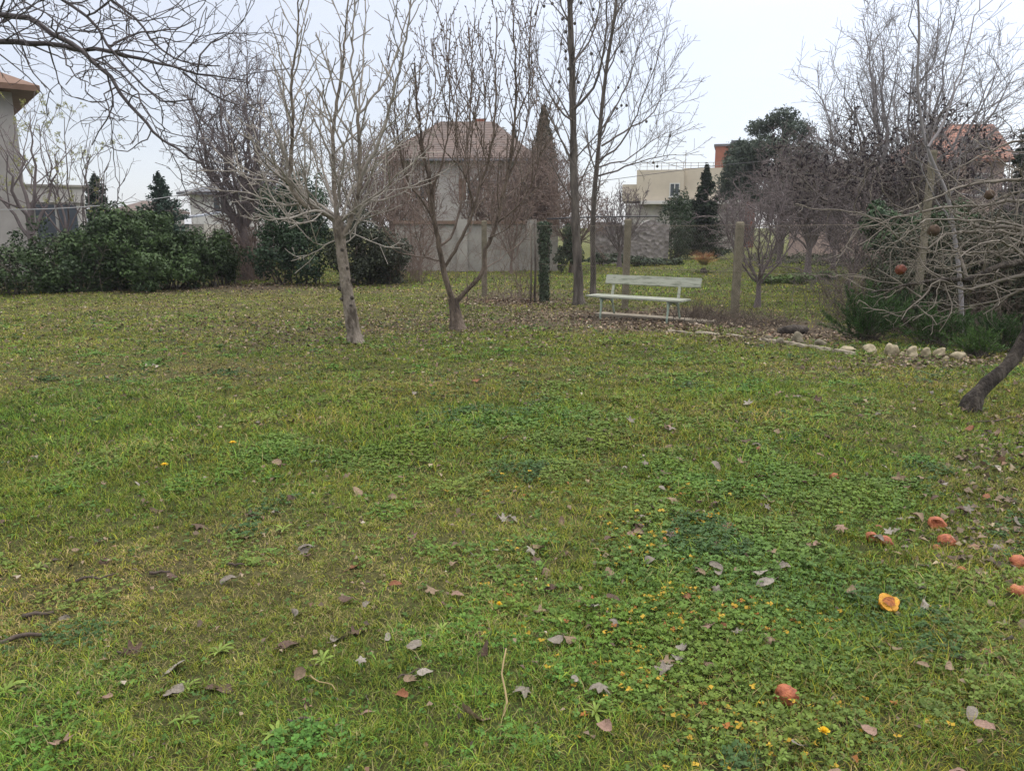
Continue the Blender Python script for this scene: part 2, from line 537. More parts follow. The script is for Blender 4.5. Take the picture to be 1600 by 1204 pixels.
# ------------------------------------------------------------------ fallen leaves
def leaf_mesh(kind, seed):
    """a curled dead leaf about 1 m long before scaling, z up"""
    rg = np.random.default_rng(seed)
    nr, na = 4, 22
    a = np.linspace(0, 2 * math.pi, na, endpoint=False)
    if kind == 'lobed':
        rad = .36 + .13 * np.cos(5 * a) + .035 * np.cos(10 * a + 1) + rg.normal(size=na) * .02
    elif kind == 'broad':
        rad = .42 / (1 + .25 * np.abs(np.sin(a))) + rg.normal(size=na) * .022
    else:
        rad = .5 / np.sqrt(np.cos(a) ** 2 + (np.sin(a) / .48) ** 2) + rg.normal(size=na) * .012
    v = [(0, 0, 0)]
    for i in range(1, nr + 1):
        r = rad * i / nr
        for j in range(na):
            v.append((r[j] * math.cos(a[j]), r[j] * math.sin(a[j]), 0))
    v = np.array(v)
    cx, cy = rg.uniform(.5, 1.9), rg.uniform(-.9, 1.1)
    z = v[:, 1] ** 2 * cx + v[:, 0] ** 2 * cy + .25 * rg.normal() * v[:, 0] * v[:, 1] * 2
    z += .05 * np.sin(v[:, 0] * 9 + rg.uniform(0, 6)) * np.abs(v[:, 1]) * 2 + (vnoise(v[:, 0] * 7 + seed, v[:, 1] * 7, seed) - .5) * .09
    v[:, 2] = z - z.min()
    v[:, 1] *= (1 - .25 * np.abs(v[:, 1]) * cx * .5)
    f3 = [(0, 1 + j, 1 + (j + 1) % na) for j in range(na)]
    f4 = []
    for i in range(nr - 1):
        b0 = 1 + i * na; b1 = b0 + na
        for j in range(na):
            f4.append((b0 + j, b1 + j, b1 + (j + 1) % na, b0 + (j + 1) % na))
    # stalk
    s0 = len(v)
    p0 = np.array([-.30, 0, v[:, 2].min() + .02]); p1 = np.array([-.75, .08 * rg.normal(), .06])
    w_ = .012
    sv = [p0 + (0, w_, 0), p0 - (0, w_, 0), p1 - (0, w_, 0), p1 + (0, w_, 0), p0 + (0, 0, w_ * 1.6), p1 + (0, 0, w_ * 1.6)]
    v = np.concatenate([v, np.array(sv)])
    f4 += [(s0, s0 + 3, s0 + 5, s0 + 4), (s0 + 1, s0 + 4, s0 + 5, s0 + 2)]
    return v, f3, f4


def dry_leaf_mat(name, c1, c2):
    m = mat(name, c1, c2, 9, .7, .5, 30, spec=.25)
    return m


LEAF_COLS = {
    'grey': dry_leaf_mat('grey dead leaf', (.25, .215, .175), (.13, .11, .09)),
    'tan': dry_leaf_mat('tan dead leaf', (.28, .20, .13), (.15, .105, .068)),
    'pink': dry_leaf_mat('pinkish brown dead leaf', (.31, .20, .15), (.19, .12, .09)),
    'brown': dry_leaf_mat('dark brown dead leaf', (.13, .082, .058), (.065, .042, .032)),
    'white': dry_leaf_mat('bleached dead leaf', (.35, .31, .26), (.20, .175, .145)),
    'rust': dry_leaf_mat('rusty orange dead leaf', (.25, .105, .05), (.15, .06, .03)),
}
LEAF_TPL = {}
for ck, cm in LEAF_COLS.items():
    for kd in ('lobed', 'broad', 'oval'):
        for sd_ in range(2):
            v, f3, f4 = leaf_mesh(kd, sd_ * 7 + hash(kd) % 1 + {'lobed': 1, 'broad': 2, 'oval': 3}[kd] + len(ck) * 31)
            me = bpy.data.meshes.new('fallen_leaf')
            me.from_pydata([tuple(p) for p in v], [], [tuple(f) for f in f3 + f4])
            me.materials.append(cm)
            me.polygons.foreach_set('use_smooth', [True] * len(me.polygons))
            LEAF_TPL.setdefault((ck, kd), []).append(me)

SHAPE_WORD = {'lobed': 'lobed', 'broad': 'broad rounded', 'oval': 'narrow curled'}
COL_WORD = {'grey': 'grey', 'tan': 'tan', 'pink': 'pinkish brown', 'brown': 'dark brown', 'white': 'bleached whitish', 'rust': 'rusty orange'}


def put_leaf(px, py, size, ck, kd, label, rz=None, pos=None, lift=.012):
    me = random.choice(LEAF_TPL[(ck, kd)])
    o = bpy.data.objects.new('fallen_leaf', me)
    COL.objects.link(o)
    p = pos or G(px, py)
    o.location = (p.x, p.y, gz(p.x, p.y) + lift)
    s = size
    o.scale = (s, s, s * random.uniform(.6, 1.2))
    flip = math.pi if random.random() < .35 else 0
    o.rotation_euler = (random.gauss(0, .3) + flip, random.gauss(0, .3), random.uniform(0, 6.28) if rz is None else rz)
    if flip: o.location.z += s * .15
    tag(o, label, 'fallen leaf', 'dead leaves scattered on the lawn')
    return o


NAMED_LEAVES = [
    (100, 1175, .085, 'pink', 'lobed', 'pinkish brown lobed leaf in the lower left corner of the lawn'),
    (278, 1043, .105, 'white', 'oval', 'large bleached leaf bent into a saddle on the lower left lawn'),
    (167, 1036, .06, 'tan', 'lobed', 'small pale tan leaf just left of the large bleached saddle leaf'),
    (168, 1098, .05, 'pink', 'broad', 'small pink tan leaf below the pale tan one at lower left'),
    (541, 943, .085, 'brown', 'broad', 'dark reddish brown curled leaf on grass left of a pale tan leaf'),
    (676, 932, .075, 'tan', 'lobed', 'pale tan ragged leaf right of the dark reddish brown curled leaf'),
    (459, 965, .065, 'grey', 'oval', 'grey curled leaf left of and below the dark reddish brown leaf'),
    (606, 1003, .055, 'white', 'oval', 'small whitish leaf lying alone left of the upright grey tan leaf'),
    (647, 1022, .085, 'grey', 'broad', 'grey tan leaf standing upright in the grass near bottom centre'),
    (470, 1058, .08, 'tan', 'broad', 'round tan leaf hooked under a long straw stalk'),
    (565, 1040, .05, 'white', 'lobed', 'small whitish crumpled leaf between the round tan leaf and the upright grey one'),
    (664, 1067, .07, 'white', 'oval', 'narrow pale leaf tilted upright below the upright grey tan leaf'),
    (641, 1078, .06, 'tan', 'broad', 'crumpled tan leaf touching the narrow tilted pale leaf'),
    (741, 1138, .115, 'tan', 'oval', 'long flat tan leaf at bottom centre beside a dry stalk'),
    (754, 1034, .085, 'brown', 'broad', 'dark brown crumpled leaf left of the pair of grey overlapping leaves'),
    (868, 1020, .085, 'grey', 'broad', 'broad grey leaf of the overlapping pair at bottom centre'),
    (890, 1016, .07, 'tan', 'broad', 'tan leaf overlapping the broad grey leaf on its right'),
    (923, 970, .07, 'white', 'lobed', 'bright whitish folded leaf above and right of the grey overlapping pair'),
    (962, 995, .06, 'grey', 'lobed', 'grey folded leaf right of the bright whitish folded leaf'),
    (1118, 900, .075, 'grey', 'oval', 'pointed grey leaf lying next to a small tan leaf above the clover'),
    (1093, 914, .055, 'tan', 'broad', 'small tan leaf touching the pointed grey leaf'),
    (1195, 925, .085, 'white', 'oval', 'long whitish leaf stuck upright right of the pointed grey leaf'),
    (1038, 1067, .08, 'grey', 'lobed', 'grey toothed leaf lying in clover at bottom right of centre'),
    (1059, 1050, .055, 'white', 'lobed', 'small white lobed leaf just above the grey toothed leaf in clover'),
    (1105, 1055, .055, 'tan', 'broad', 'small beige leaf in clover right of the white lobed leaf'),
    (1107, 1000, .075, 'pink', 'lobed', 'pink tan ragged leaf among yellow clover leaflets'),
    (945, 1163, .075, 'pink', 'broad', 'smooth pinkish brown oval leaf near the bottom edge'),
    (898, 1085, .045, 'white', 'oval', 'tiny white curled leaf above the smooth pinkish oval leaf'),
    (1360, 1028, .085, 'grey', 'lobed', 'grey star shaped leaf below the yellow cut fruit'),
    (1390, 1027, .07, 'tan', 'oval', 'narrow tan leaf touching the grey star shaped leaf'),
    (1482, 1058, .065, 'tan', 'oval', 'narrow beige leaf on dry grass right of the grey star leaf'),
    (1440, 1054, .05, 'tan', 'oval', 'small straw coloured leaf left of the narrow beige leaf'),
    (1540, 1160, .09, 'pink', 'oval', 'pointed brown leaf standing up near the lower right corner'),
    (1277, 866, .07, 'pink', 'broad', 'pink tan leaf left of the split orange fruits'),
    (1225, 900, .07, 'grey', 'broad', 'dark grey leaf left of the yellow cut fruit'),
    (1388, 843, .06, 'white', 'lobed', 'pale leaf touching the split orange fruits'),
    (1330, 938, .075, 'tan', 'broad', 'tan leaf left of the yellow cut fruit'),
    (710, 890, .06, 'tan', 'broad', 'small tan leaf in a dark green tuft at centre'),
    (715, 940, .06, 'pink', 'oval', 'pinkish leaf just right of the pale tan ragged leaf'),
    (820, 912, .07, 'tan', 'oval', 'flat tan leaf at the edge of the clover in the centre'),
    (558, 775, .12, 'tan', 'oval', 'big tan curled leaf left of centre on the middle lawn'),
    (433, 737, .10, 'tan', 'broad', 'tan leaf on the middle lawn right of a yellow dandelion'),
    (455, 662, .11, 'brown', 'lobed', 'brown ragged leaf alone on the green lawn before the pale tree'),
    (478, 860, .08, 'grey', 'oval', 'dark grey curled leaf on the dry lawn at left'),
    (432, 807, .07, 'grey', 'broad', 'grey leaf above a bright rosette weed on the left lawn'),
    (745, 598, .12, 'rust', 'lobed', 'rusty leaf on the lawn in front of the plum tree'),
    (628, 1102, .06, 'rust', 'broad', 'rusty orange leaf near bottom centre under the crumpled tan leaf'),
    (1130, 1000, .04, 'rust', 'broad', 'tiny rusty leaf among yellow clover'),
    (1118, 735, .09, 'grey', 'oval', 'bluish grey leaf on the green middle lawn right of centre'),
    (1575, 1010, .06, 'grey', 'broad', 'grey leaf at the right edge of the lawn below the orange fruit'),
    (618, 920, .06, 'rust', 'oval', 'reddish leaf just above the dark reddish brown curled leaf'),
    (1355, 1160, .07, 'pink', 'broad', 'pinkish brown leaf in the clover along the bottom right edge'),
]
for a in NAMED_LEAVES:
    put_leaf(*a, lift=.038 if a[0] > 850 else .02)

# the rest of the 300 nearest leaves, told apart only by colour and shape
cnt = len(NAMED_LEAVES)
pools = [(.30, (1.9, 4.2), None), (.30, (4.2, 7.5), None), (.22, (3.0, 5.6), 'right'), (.18, (8.5, 12.5), 'trees')]
todo = 300 - cnt
for frac, (ya, yb), where in pools:
    for _ in range(round(todo * frac)):
        for _t in range(50):
            y = math.sqrt(random.uniform(ya * ya, yb * yb)); x = random.uniform(-.70, .70) * y
            if where == 'right': x = random.uniform(.15, .72) * y
            if where == 'trees': x = random.uniform(-6, 1.5)
            if all((x - q[0]) ** 2 + (y - q[1]) ** 2 > .01 for q in [(G(a[0], a[1]).x, G(a[0], a[1]).y) for a in NAMED_LEAVES[:8]]): break
        ck = random.choices(list(LEAF_COLS), [4, 5, 2.4, 4.5, 1.8, .7])[0]
        kd = random.choice(('lobed', 'broad', 'oval'))
        wh = 'under the two bare trees' if where == 'trees' else ('on the right half of the lawn' if where == 'right' else ('on the near lawn' if yb < 5 else 'on the middle lawn'))
        s = random.uniform(.05, .10) * (.8 if where == 'right' else 1)
        put_leaf(0, 0, s, ck, kd, f'small {COL_WORD[ck]} {SHAPE_WORD[kd]} dead leaf lying {wh}', pos=Vector((x, y, 0)), lift=random.uniform(.004, .018) + (.022 if x > .1 * y else 0))


def leaf_litter():
    VV, CC = [], []
    spec = [(1.6, 3.5, 60, .026), (3.5, 6, 46, .034), (6, 10, 34, .045), (10, 20, 24, .06)]
    xs, ys, ss = [], [], []
    for (y0, y1, dens, sz) in spec:
        x, y = sample_lawn(y0, y1, dens)
        xs.append(x); ys.append(y); ss.append(np.full(len(x), sz))
    # dense drifts: bed around the bench, under the trees, along the fence and below the fruit tree
    for (px, py, rx, ry, n, sz) in ((900, 490, 240, 14, 1900, .06), (800, 470, 110, 8, 1500, .065), (1080, 508, 130, 12, 1100, .06), (1230, 528, 130, 10, 1000, .055),
                                    (560, 520, 320, 26, 1500, .055), (720, 505, 230, 14, 800, .055), (330, 475, 330, 24, 1100, .055),
                                    (1545, 850, 90, 130, 420, .05), (1470, 565, 160, 9, 500, .06), (1560, 700, 70, 60, 160, .055), (300, 447, 330, 6, 1200, .08)):
        c = G(px, py)
        u = RNG.normal(size=n) * .62; v = RNG.normal(size=n) * .62
        wob = 1
        x = []; y = []
        for a, b in zip(u, v):
            q = G(px + a * rx, max(py + b * ry, 400)); x.append(q.x); y.append(q.y)
        xs.append(np.array(x)); ys.append(np.array(y)); ss.append(np.full(n, sz))
    x = np.concatenate(xs); y = np.concatenate(ys); s = np.concatenate(ss)
    n = len(x)
    s = s * RNG.uniform(.5, 1.25, n)
    c = np.stack([x, y, ground_z(x, y) + RNG.uniform(.006, .03, n)], 1)
    nr = np.stack([np.zeros(n), np.zeros(n), np.ones(n)], 1) + RNG.normal(size=(n, 3)) * .42
    pal = np.array([(.23, .165, .115), (.17, .125, .09), (.32, .25, .165), (.10, .075, .058), (.40, .34, .27), (.24, .145, .095)])
    col = pal[RNG.choice(len(pal), n, p=[.24, .26, .15, .25, .04, .06])] * RNG.uniform(.6, 1.15, (n, 1))
    V = leaf_quads(c, nr, s, RNG.uniform(.45, .9, n), .35)
    o = build('leaf_litter', V, [quads(n)], M_DRYLEAF, None, np.repeat(col, 4, 0))
    tag(o, 'fine brown leaf litter drifted under the trees and round the bench', 'leaf litter', kind='stuff')


leaf_litter()

# ------------------------------------------------------------------ weeds, flowers, sticks
def rosette(px, py, size, label, col=(.15, .21, .035)):
    size *= .72
    p = G(px, py)
    o = None
    v = []; c = []; f4 = []
    n = random.randint(8, 12)
    for i in range(n):
        a = i * 2.4 + random.uniform(-.2, .2)
        L_ = size * random.uniform(.6, 1.1); w_ = L_ * .095
        d = np.array([math.cos(a), math.sin(a), 0]); s = np.array([-d[1], d[0], 0])
        el = random.uniform(.3, 1.1)
        pts = []
        for t in (0, .3, .6, .85, 1):
            r = L_ * t
            pts.append(d * r * math.cos(el * (1 - t * .6)) + np.array([0, 0, r * math.sin(el * (1 - t * .75)) + .01]))
        b = len(v)
        for t, q in zip((.25, .8, 1, .7, .05), pts):
            v.append(q - s * w_ * t); v.append(q + np.array([0, 0, -w_ * .35 * t])); v.append(q + s * w_ * t)
        for k in range(4):
            for m_ in range(2):
                f4.append((b + k * 3 + m_, b + k * 3 + m_ + 1, b + k * 3 + m_ + 4, b + k * 3 + m_ + 3))
        c += [np.array(col) * random.uniform(.8, 1.2)] * 15
    o = build('weed', np.array(v), [np.array(f4)], M_LEAFCOL, None, np.array(c))
    o.location = (p.x, p.y, gz(p.x, p.y))
    tag(o, label, 'weed', 'bright rosette weeds in the lawn')


for a in [(288, 1130, .075, 'bright green rosette weed with narrow leaves near the bottom left'),
          (342, 1018, .09, 'wide yellow green rosette weed right of the large bleached leaf'),
          (433, 1152, .085, 'yellow green rosette weed near the bottom edge left of centre'),
          (396, 877, .085, 'upright bright green rosette weed on the dry left lawn'),
          (10, 1078, .10, 'pale green weed at the left edge of the photo'),
          (443, 830, .09, 'bright green tuft weed below the grey leaf on the left lawn'),
          (292, 1073, .075, 'yellow green sprawling weed just below the large bleached leaf'),
          (505, 1033, .08, 'yellow green weed right of the round tan leaf'),
          (690, 990, .07, 'light green weed right of the small whitish leaf'),
          (870, 975, .10, 'lime green weed clump left of the bright whitish folded leaf'),
          (930, 1128, .10, 'fresh green weed above the smooth pinkish oval leaf'),
          (60, 885, .09, 'pale green weed on the left lawn near a dark twig')]:
    rosette(*a)

M_YELLOW = mat('yellow petals', (.75, .52, .02), (.6, .36, .01), 40, .6)
M_STEM = mat('green stem', (.12, .18, .05), (.08, .12, .03), 20, .6)


def dandelion(px, py, r, label):
    p = G(px, py)
    root = empty('dandelion', (p.x, p.y, gz(p.x, p.y)), label, 'flower', 'yellow dandelions in the lawn')
    mb = MB()
    for i in range(26):
        a = i * 2.4; rr = r * (1 - (i / 26) * .65); h = .05 + .012 * (i / 26)
        d = np.array([math.cos(a), math.sin(a), 0]); s = np.array([-d[1], d[0], 0]) * r * .13
        mb.raw([np.array([0, 0, .045]) - s, np.array([0, 0, .045]) + s, d * rr + (0, 0, h) + s, d * rr + (0, 0, h) - s], [[(0, 1, 2, 3)]])
    mb.build('flower_head', M_YELLOW, root)
    MB().tube([(0, 0, -.01), (0.004, 0, .02), (0, 0, .046)], .003, 6).build('stem', M_STEM, root, True)


for a in [(365, 710, .03, 'yellow dandelion on the left lawn, right of the other one'), (258, 737, .028, 'yellow dandelion furthest left on the lawn'),
          (780, 963, .014, 'tiny yellow dandelion in grass at bottom centre'),
          (1285, 1168, .02, 'yellow dandelion in the clover at the bottom right')]:
    dandelion(*a)

M_STICK = mat('dead stick bark', (.10, .075, .06), (.045, .034, .028), 30, .9)
M_STRAW = mat('dry straw stalk', (.36, .27, .14), (.25, .18, .09), 30, .8)


def stick(px, py, L_, rz, label, r=.006, m=M_STICK, tilt=0.0, name='twig'):
    p = G(px, py)
    pts = []
    for i in range(6):
        t = i / 5 - .5
        pts.append((t * L_, math.sin(i * 1.7 + px) * L_ * .05, .012 + abs(math.sin(i + py)) * .012 + (t + .5) * tilt * L_))
    mb = MB().tube(pts, [r * (1.1 - .1 * i) for i in range(6)], 6)
    o = mb.build(name, m, None, True)
    o.location = (p.x, p.y, gz(p.x, p.y)); o.rotation_euler = (0, 0, rz)
    tag(o, label, 'twig')


stick(15, 1000, .22, .5, 'dark stick at the left edge of the near lawn', .012)
stick(60, 958, .12, .2, 'short dark stick above the dark stick at the left edge', .01)
stick(150, 905, .17, .3, 'thin dark twig on the left lawn beside brown leaves', .006)
stick(250, 897, .09, .25, 'small dark bark piece on the dry left lawn', .008)
stick(205, 1020, .10, .15, 'thin dark twig above the large bleached leaf', .004)
stick(640, 1066, .10, .7, 'short dark twig left of the crumpled tan leaf', .004)
stick(475, 1130, .11, .05, 'dark twig near the bottom left of centre', .006)
stick(370, 884, .08, .0, 'small dark twig touching a bright rosette weed', .006)
stick(788, 1110, .17, 1.6, 'upright pale straw stalk beside the long tan leaf', .004, M_STRAW, .9, 'stalk')
stick(505, 1075, .17, -.7, 'long straw stalk lying across the round tan leaf', .0025, M_STRAW, .1, 'stalk')
stick(935, 870, .09, -.9, 'thin pale stalk lying on clover at the centre', .003, M_STRAW, .1, 'stalk')
stick(1560, 660, .5, .35, 'long brown twig lying behind the leaning trunk base', .006)

# ------------------------------------------------------------------ fallen fruit
def fruit_mesh(rg, squash, hole, r=1.0):
    nu, nv = 20, 12
    v = [(0, 0, -1)]
    for i in range(1, nv):
        th = math.pi * i / nv
        for j in range(nu):
            ph = 2 * math.pi * j / nu
            k = 1 + .05 * math.sin(4 * ph) * math.sin(th) + .06 * math.sin(3 * ph + 5 * th + rg.uniform(0, .4))
            v.append((k * math.sin(th) * math.cos(ph), k * math.sin(th) * math.sin(ph), -math.cos(th)))
    v.append((0, 0, 1))
    v = np.array(v)
    v[:, 2] *= squash
    if hole:                      # collapsed, open side
        d = np.array([math.cos(hole), math.sin(hole), .65]); d /= np.linalg.norm(d)
        k = np.clip((v @ d - .62) / .3, 0, 1)
        v -= (k ** .6)[:, None] * d * .85
    f4 = []; f3 = []
    for j in range(nu):
        f3.append((0, 1 + (j + 1) % nu, 1 + j))
        b = 1 + (nv - 2) * nu
        f3.append((len(v) - 1, b + j, b + (j + 1) % nu))
    for i in range(nv - 2):
        for j in range(nu):
            a = 1 + i * nu + j; b = 1 + i * nu + (j + 1) % nu
            f4.append((a, b, b + nu, a + nu))
    v += (vnoise(v[:, 0] * 3.1 + 5, v[:, 1] * 3.1 + v[:, 2] * 2.3, 9) - .5)[:, None] * v * .3
    v += (vnoise(v[:, 0] * 8 + 3, v[:, 1] * 8 + v[:, 2] * 5, 19) - .5)[:, None] * v * .14
    return v * r, f3, f4


M_FRUIT = mat('rotting orange skin', (.40, .14, .055), (.13, .038, .022), 22, .6, .9, 45, c3=(.31, .092, .042), detail=10)
M_FRUITD = mat('dark rotten skin', (.22, .062, .034), (.09, .03, .02), 16, .6, .4, 60)
M_PULP = mat('yellow fruit flesh', (.66, .37, .03), (.36, .13, .015), 45, .5, .4, 80)
M_CORE = mat('orange brown fruit core', (.40, .12, .015), (.10, .03, .01), 90, .5, .6, 120)
M_CALYX = mat('dry calyx', (.11, .075, .05), (.06, .04, .03), 40, .9)
GF = 'rotting orange fruits fallen on the lawn'


def fruit(px, py, r, squash, hole, label, m=M_FRUIT, rz=0.0, tilt=.3):
    rg = np.random.default_rng(int(px * 7 + py))
    p = G(px, py)
    r *= .9
    root = empty('fallen_fruit', (p.x, p.y, gz(p.x, p.y) + r * squash * .5 + .004), label, 'fruit', GF, rz)
    v, f3, f4 = fruit_mesh(rg, squash, hole, r)
    sk = build('skin', v, [np.array(f3), np.array(f4)], m, root)
    sk.rotation_euler = (tilt, tilt * .6, 0)
    mb = MB()
    for k in range(4):
        a = k * math.pi / 2 + .3
        d = np.array([math.cos(a), math.sin(a), 0]); s = np.array([-d[1], d[0], 0])
        z = r * squash
        mb.raw([s * r * .08 + (0, 0, z), d * r * .2 + s * r * .16 + (0, 0, z * 1.03), d * r * .46 + (0, 0, z * .99), d * r * .2 - s * r * .16 + (0, 0, z * 1.03)], [[(0, 1, 2, 3)]])
    mb.tube([(0, 0, r * squash * .9), (0, 0, r * squash * 1.2)], r * .07, 6)
    cx = mb.build('calyx', M_CALYX, root); cx.rotation_euler = (tilt + 1.9, tilt * .6, 0)
    return root


fruit(1303, 749, .036, .85, 0, 'small orange fruit lying alone furthest from the camera')
fruit(1362, 848, .040, .7, 4.2, 'collapsed orange fruit touching another, the left of the pair', M_FRUIT, .4)
fruit(1385, 854, .042, .65, 5.2, 'split orange fruit touching another, the right of the pair', M_FRUIT, 1.0)
fruit(1464, 823, .056, .7, 4.0, 'large dull red fruit with a dark torn hole', M_FRUIT, .2)
fruit(1478, 852, .048, .85, 0, 'round bright orange fruit just below the torn red one', M_FRUIT, .7)
fruit(1503, 900, .035, .6, 4.5, 'small open husk of orange fruit half sunk in the grass', M_FRUIT, .2)
fruit(1592, 891, .052, .8, 0, 'orange fruit at the right edge, the upper of two', M_FRUIT, 1.3)
fruit(1590, 934, .050, .8, 0, 'orange fruit at the right edge, the lower of two', M_FRUIT, 2.3)
fruit(1228, 1098, .046, .9, 5.6, 'shrivelled red brown fruit in clover nearest the camera', M_FRUIT, 2.0, .8)
fruit(1463, 860, .022, .8, 0, 'small orange scrap of fruit beside the round orange one')
# the half fruit lying cut side up
p = G(1387, 960)
root = empty('fallen_fruit', (p.x, p.y, gz(p.x, p.y) + .055), 'half fruit lying open with yellow flesh and orange core', 'fruit', GF)
v, f3, f4 = fruit_mesh(np.random.default_rng(5), .9, 0, .043)
v = v.copy(); up = v[:, 2] > 0; v[up, 2] = -.012 * (1 - (np.hypot(v[up, 0], v[up, 1]) / .043).clip(0, 1))
sk = build('skin', v, [np.array(f3), np.array(f4)], M_PULP, root); sk.rotation_euler = (.5, -.12, .2)
a = np.linspace(0, 2 * math.pi, 24, endpoint=False)
rr = .025 * (1 + .12 * np.sin(3 * a) + .08 * np.sin(5 * a))
cv = np.concatenate([[[0, 0, -.004]], np.stack([rr * np.cos(a), rr * .9 * np.sin(a), np.full(24, .0015)], 1)])
co = build('core', cv, [np.array([(0, 1 + j, 1 + (j + 1) % 24) for j in range(24)])], M_CORE, root); co.rotation_euler = (.5, -.12, .2)
co.location = (0, -.002, .004)


# ------------------------------------------------------------------ bare trees
def rot_dir(d, ang, az):
    d = d.normalized()
    ref = Vector((0, 0, 1)) if abs(d.z) < .9 else Vector((1, 0, 0))
    s = d.cross(ref).normalized(); t = d.cross(s)
    return (d * math.cos(ang) + (s * math.cos(az) + t * math.sin(az)) * math.sin(ang)).normalized()


def wander(p, d, L_, n, wig, up, curl=None):
    pts = [p.copy()]
    st = L_ / n
    d = d.normalized()
    for i in range(n):
        d = d + Vector((random.gauss(0, wig), random.gauss(0, wig), random.gauss(0, wig) + up))
        d.normalize()
        p = p + d * st
        pts.append(p)
    return pts


def smooth_poly(ctrl, step):
    """Catmull-Rom through control points"""
    c = [Vector(q) for q in ctrl]
    c = [c[0] * 2 - c[1]] + c + [c[-1] * 2 - c[-2]]
    outp = []
    for i in range(1, len(c) - 2):
        seg = (c[i + 1] - c[i]).length
        n = max(1, int(round(seg / step)))
        for k in range(n):
            t = k / n
            a, b, d, e = c[i - 1], c[i], c[i + 1], c[i + 2]
            outp.append(.5 * ((2 * b) + (d - a) * t + (2 * a - 5 * b + 4 * d - e) * t * t + (3 * b - a - 3 * d + e) * t ** 3))
    outp.append(c[-2])
    return outp


def poly_at(pts, t):
    f = t * (len(pts) - 1); i = min(int(f), len(pts) - 2); k = f - i
    return pts[i].lerp(pts[i + 1], k), (pts[i + 1] - pts[i])


def spawn(T, pts, rad, spec, lv):
    if lv >= len(spec): return
    s = spec[lv]
    L_ = sum((pts[i + 1] - pts[i]).length for i in range(len(pts) - 1))
    n = s['d'] * L_ * random.uniform(.8, 1.2)
    n = int(n) + (random.random() < n - int(n))
    az = random.uniform(0, 6.28)
    for i in range(n):
        t = s.get('t0', .15) + (1 - s.get('t0', .15)) * (i + random.random()) / max(n, 1)
        t = min(t, .995)
        p, tan = poly_at(pts, t)
        r0 = rad[0] + (rad[-1] - rad[0]) * t
        az += 2.4 + random.uniform(-.5, .5)
        d = rot_dir(tan, R(s['a']) * random.uniform(.65, 1.3), az)
        d.z += s.get('lift', 0)
        if s.get('flat'): d.y *= s['flat']
        ln = random.uniform(*s['L']) * (1 - s.get('fall', .4) * t)
        if 'rel' in s: ln = L_ * s['rel'] * random.uniform(.5, 1.15) * (1 - s.get('fall', .4) * t)
        r1 = max(min(r0 * s.get('rr', .6), s.get('rmax', 9)), s.get('rmin', .003))
        q = wander(p, d, ln, s.get('n', 4), s.get('w', .12), s.get('up', .05))
        re = max(r1 * s.get('te', .45), s.get('rmin', .003) * .8)
        rr = [r1 + (re - r1) * j / (len(q) - 1) for j in range(len(q))]
        T.add(q, rr, s.get('k', 3))
        spawn(T, q, rr, spec, lv + 1)


def limb_mesh(pts, r0, r1, k, m, parent, origin, name='limb', lump=.0, pw=1.0, flare=0.0):
    n = len(pts)
    rad = []
    for i in range(n):
        t = i / (n - 1)
        r = r0 + (r1 - r0) * t ** pw
        r *= 1 + lump * random.uniform(-1, 1)
        if flare: r *= 1 + flare * 2.2 * math.exp(-(pts[i] - pts[0]).length / .11)
        rad.append(r)
    T = Tubes(); T.add(pts, rad, k)
    o = T.build(name, m, parent, origin)
    if k >= 12:                      # uneven bark surface
        me = o.data; nv = len(me.vertices); co = np.empty(nv * 3, np.float32); me.vertices.foreach_get('co', co); co = co.reshape(-1, 3)
        ctr = np.repeat(np.array([tuple(p) for p in pts]) - np.array(origin), k, 0)
        dv = co - ctr; ang = np.arctan2(dv[:, 1], dv[:, 0])
        z = np.repeat(np.cumsum([0] + [(pts[i + 1] - pts[i]).length for i in range(n - 1)]), k)
        f = 1 + (vnoise(np.cos(ang) * 1.3 + z * 3.1 + 7, np.sin(ang) * 1.3 + z * 2.3, 3) - .5) * .32 + (vnoise(ang * 2.2 + 9, z * 8, 5) - .5) * .14
        me.vertices.foreach_set('co', (ctr + dv * f[:, None]).astype(np.float32).ravel()); me.update()
    return [r0, r1]


def hand_tree(name, label, cat, base, trunks, limbs, spec, mb, mt, group=None, kt=12, step=.12):
    """trunks / limbs: (control points, r0, r1[, lump[, flare]]) in world space"""
    root = empty(name, base, label, cat, group)
    T = Tubes()
    for ctrl, r0, r1, *ex in trunks:
        pts = smooth_poly(ctrl, step * .6)
        limb_mesh(pts, r0, r1, kt, mb, root, base, 'trunk', ex[0] if ex else .04, 1.0, ex[1] if len(ex) > 1 else .35)
        if len(ex) > 2: spawn(T, pts, [r0, r1], spec, 0)
    for ctrl, r0, r1, *ex in limbs:
        pts = smooth_poly(ctrl, step)
        pts = [pts[0]] + [q + Vector((random.gauss(0, 1), random.gauss(0, 1), random.gauss(0, 1))) * step * .07 for q in pts[1:]]
        limb_mesh(pts, r0, r1, 8 if r0 > .02 else 6, mt if r0 < .03 else mb, root, base, 'limb', .05)
        spawn(T, pts, [r0, r1], spec, ex[0] if ex else 0)
    T.build('crown', mt, root, base)
    print(name, label, T.count)
    return root


def PP(lst, y0, y1=None):
    y1 = y0 if y1 is None else y1
    n = len(lst)
    return [P(a, b, y0 + (y1 - y0) * i / (n - 1)) for i, (a, b) in enumerate(lst)]


